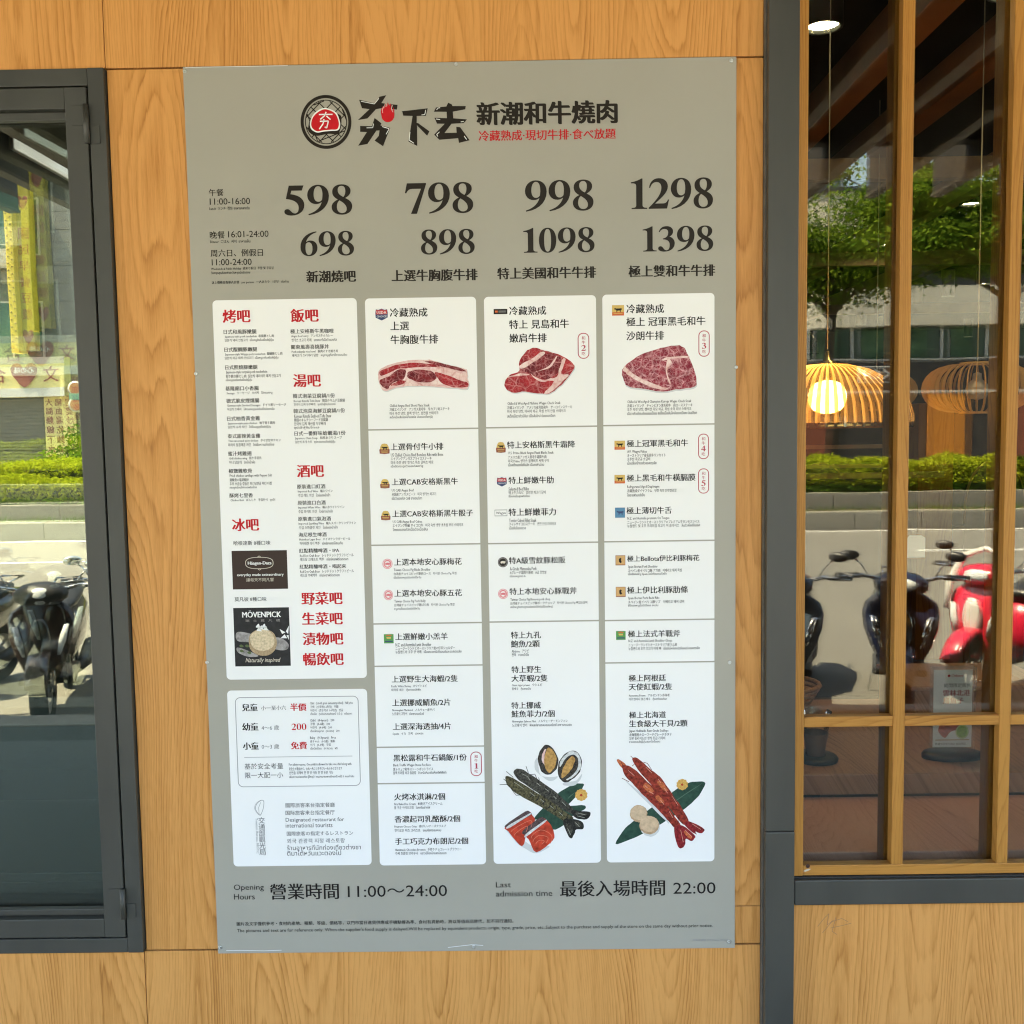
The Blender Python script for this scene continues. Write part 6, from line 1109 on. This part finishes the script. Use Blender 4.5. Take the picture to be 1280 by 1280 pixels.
def scooter(body, trim, seatm, style=0):
    s = empty('motor_scooter', (0, 0, 0)); MBp = lambda mb, nm: mb.build(nm, s)
    for nm, y in (('front_wheel', .62), ('rear_wheel', -.62)):
        w_ = MB().lathe([(.15, -.04), (.20, -.052), (.235, -.04), (.245, 0), (.235, .04), (.20, .052), (.15, .04)], (0, y, .245), RUB, 28, 'x').build(nm, s)
        r_ = MB().lathe([(.15, -.035), (.155, 0), (.15, .035), (.13, .03), (.13, -.03), (.15, -.035)], (0, y, .245), ALU, 24, 'x')
        r_.lathe([(0, -.04), (.04, -.04), (.04, .04), (0, .04)], (0, y, .245), ALU, 14, 'x')
        for k in range(5): a = 2*PI*k/5; r_.box(-.012, .012, y-.001, y+.001, .245, .246, ALU); r_.tube([(0, y+.03*math.cos(a), .245+.03*math.sin(a)), (0, y+.14*math.cos(a), .245+.14*math.sin(a))], .012, ALU, 6)
        r_.build('rim', w_)
    MBp(MB().loft([sup(0, .62+.285*math.cos(a), .245+.285*math.sin(a), .062, .028*(1 if .3 < a < 2.6 else .6), 'y', 10) for a in [PI*(.12+.72*k/9) for k in range(10)]], body), 'front_fender')
    MBp(MB().tube([(-.055, .62, .245), (-.055, .55, .50)], .016, CHROME).tube([(.055, .62, .245), (.055, .55, .50)], .016, CHROME), 'fork')
    wid = .215 if style == 0 else .19
    MBp(MB().loft([sup(0, .545, .32, wid*.42, .03, 'z'), sup(0, .56, .40, wid*.58, .045, 'z'), sup(0, .56, .50, wid*.78, .055, 'z'), sup(0, .54, .62, wid*.95, .055, 'z'), sup(0, .515, .72, wid, .05, 'z'), sup(0, .49, .79, wid*.92, .045, 'z'), sup(0, .47, .835, wid*.66, .04, 'z'), sup(0, .46, .87, wid*.36, .035, 'z')], body), 'front_apron')
    MBp(MB().loft([sup(0, .628-.05*abs(z-.6), z, wid*w2, .012, 'z', 12) for z, w2 in ((.44, .12), (.52, .22), (.62, .30), (.70, .26), (.76, .12))], trim), 'apron_inlay')
    MBp(MB().loft([sup(0, .49, .84, .10, .06, 'z'), sup(0, .50, .88, .15, .085, 'z'), sup(0, .49, .93, .155, .09, 'z'), sup(0, .47, .975, .10, .06, 'z'), sup(0, .46, .99, .04, .03, 'z')], body if style != 1 else PLB), 'handlebar_cowl')
    if style == 1: MBp(MB().lathe([(0, .03), (.035, .025), (.055, .01), (.06, 0)], (0, .555, .905), LENS, 20, 'y'), 'headlight')
    else: MBp(MB().loft([sup(0, .568, .87, .04, .02, 'z', 12), sup(0, .582, .90, .085, .015, 'z', 12), sup(0, .578, .94, .075, .012, 'z', 12), sup(0, .56, .96, .03, .01, 'z', 12)], LENS), 'headlight')
    if style == 2:
        MBp(MB().tube([(-.17, .60, .66), (-.19, .53, .86), (-.13, .47, 1.04), (0, .45, 1.10), (.13, .47, 1.04), (.19, .53, .86), (.17, .60, .66)], [.02, .028, .024, .02, .024, .028, .02], trim), 'screen_frame')
        for q in (-1, 1): MBp(MB().loft([sup(q*.15, -.75, .55, .03, .05, 'y', 10), sup(q*.165, -.4, .42, .03, .07, 'y', 10), sup(q*.13, .02, .36, .03, .05, 'y', 10)], trim), 'side_panel')
    for sx in (-1, 1):
        MBp(MB().loft([sup(sx*wid*.50, .612, .50, .010, .012, 'z', 8), sup(sx*wid*.62, .606, .60, .022, .014, 'z', 8), sup(sx*wid*.74, .578, .71, .016, .012, 'z', 8)], CHROME if style == 0 else LENS), 'turn_signal')
        g_ = MB().tube([(sx*.10, .46, .93), (sx*.22, .43, .955), (sx*.36, .385, .945)], .013, CHROME); g_.tube([(sx*.235, .427, .954), (sx*.37, .382, .944)], [.019, .018], PLB); MBp(g_, 'handlebar')
        MBp(MB().tube([(sx*.20, .47, .965), (sx*.30, .475, .955), (sx*.36, .445, .945)], .006, CHROME), 'brake_lever')
        m = MB().tube([(sx*.19, .44, .965), (sx*.22, .42, 1.02), (sx*.27, .41, 1.075)], .006, CHROME).build('mirror_stalk', s)
        rings = [[(sx*.295+.058*f*math.cos(a), .415+dy_+.01*math.cos(a)*sx, 1.095+.036*f*math.sin(a)) for a in [2*PI*k/16 for k in range(16)]] for f, dy_ in ((.35, .028), (.85, .02), (1, .004), (.97, -.004))]
        mm = MB().loft(rings, PLB if style != 1 else CHROME); mm.add([(p[0], p[1]-.001, p[2]) for p in [(sx*.295+.052*math.cos(2*PI*k/16), .410, 1.095+.031*math.sin(2*PI*k/16)) for k in range(16)]], [tuple(range(16))], MIR); mm.build('mirror', m)
    MBp(MB().box(-.15, .15, .02, .50, .27, .325, PLB, .015).box(-.02, .02, .30, .40, .325, .34, RUB), 'footboard')
    MBp(MB().loft([sup(0, -.90, .70, .05, .035, 'y'), sup(0, -.78, .67, .11, .075, 'y'), sup(0, -.55, .60, .16, .14, 'y'), sup(0, -.28, .54, .165, .19, 'y'), sup(0, -.05, .50, .145, .21, 'y'), sup(0, .05, .46, .12, .19, 'y'), sup(0, .10, .42, .10, .12, 'y')], body), 'rear_body')
    MBp(MB().loft([sup(0, -.74, .775, .09, .03, 'y'), sup(0, -.60, .785, .135, .045, 'y'), sup(0, -.35, .765, .14, .045, 'y'), sup(0, -.20, .735, .13, .04, 'y'), sup(0, .0, .735, .11, .035, 'y'), sup(0, .06, .72, .06, .02, 'y')], seatm), 'seat')
    MBp(MB().loft([sup(0, -.92, .66, .06, .02, 'y', 10), sup(0, -.90, .66, .075, .03, 'y', 10), sup(0, -.86, .66, .08, .03, 'y', 10)], REDL), 'tail_light')
    MBp(MB().tube([(-.08, -.66, .80), (-.08, -.88, .83), (.08, -.88, .83), (.08, -.66, .80)], .009, CHROME), 'rear_rack')
    MBp(MB().tube([(.11, -.15, .22), (.13, -.45, .22), (.14, -.75, .30)], [.03, .05, .045], PLB, 10), 'exhaust')
    MBp(MB().tube([(-.12, -.05, .25), (-.17, -.08, .01)], .009, CHROME), 'kickstand')
    return s
DK = scooter(paint('dark brown paint', (.045, .024, .018, 1)), paint('black gloss trim', (.012, .012, .014, 1)), PLB, 1)
NV = scooter(paint('navy paint', (.012, .018, .05, 1)), CHROME, PLB, 0)
RW = scooter(paint('red paint', (.60, .015, .05, 1)), paint('white paint', (.8, .78, .74, 1)), PLB, 2)
BG = scooter(paint('blue grey paint', (.10, .14, .20, 1)), CHROME, flat('brown seat vinyl', (.10, .05, .03, 1), .5), 0)
SG = scooter(paint('silver paint', (.42, .42, .42, 1)), paint('black gloss trim', (0, 0, 0, 1)), flat('grey quilted seat', (.12, .125, .14, 1), .6), 1)
WH = scooter(paint('cream paint', (.72, .68, .58, 1)), CHROME, PLB, 1)
used = set()
for src, x, y, rz, lab in ((DK, -3.12, -4.62, -.3, 'dark brown scooter with round headlight reflected in the left glass'), (SG, -2.66, -4.95, -.15, 'silver scooter with grey quilted seat beside the brown one'), (WH, -2.02, -4.6, -.2, 'cream scooter at the edge of the left glass'),
        (DK, -3.95, -4.7, .1, 'dark brown scooter outermost on the left'), (BG, 1.93, -4.62, .28, 'blue grey scooter at the left edge of the lattice window'), (NV, 2.66, -4.55, .32, 'navy scooter with chrome apron inlay in the first lattice columns'),
        (RW, 3.56, -4.72, .92, 'red and white scooter turned sideways in the second lattice column'), (WH, 4.3, -4.7, .2, 'cream scooter beyond the red one'), (NV, 4.95, -4.6, 0, 'navy scooter at the far right of the row')):
    o = src if src.name not in used else copy_tree(src); used.add(src.name)
    o.location = (x, y, -.22); o.rotation_euler.z = rz; o.scale = (1.08, 1, .92); tag(o, lab, 'scooter', 'scooters parked along the arcade kerb')
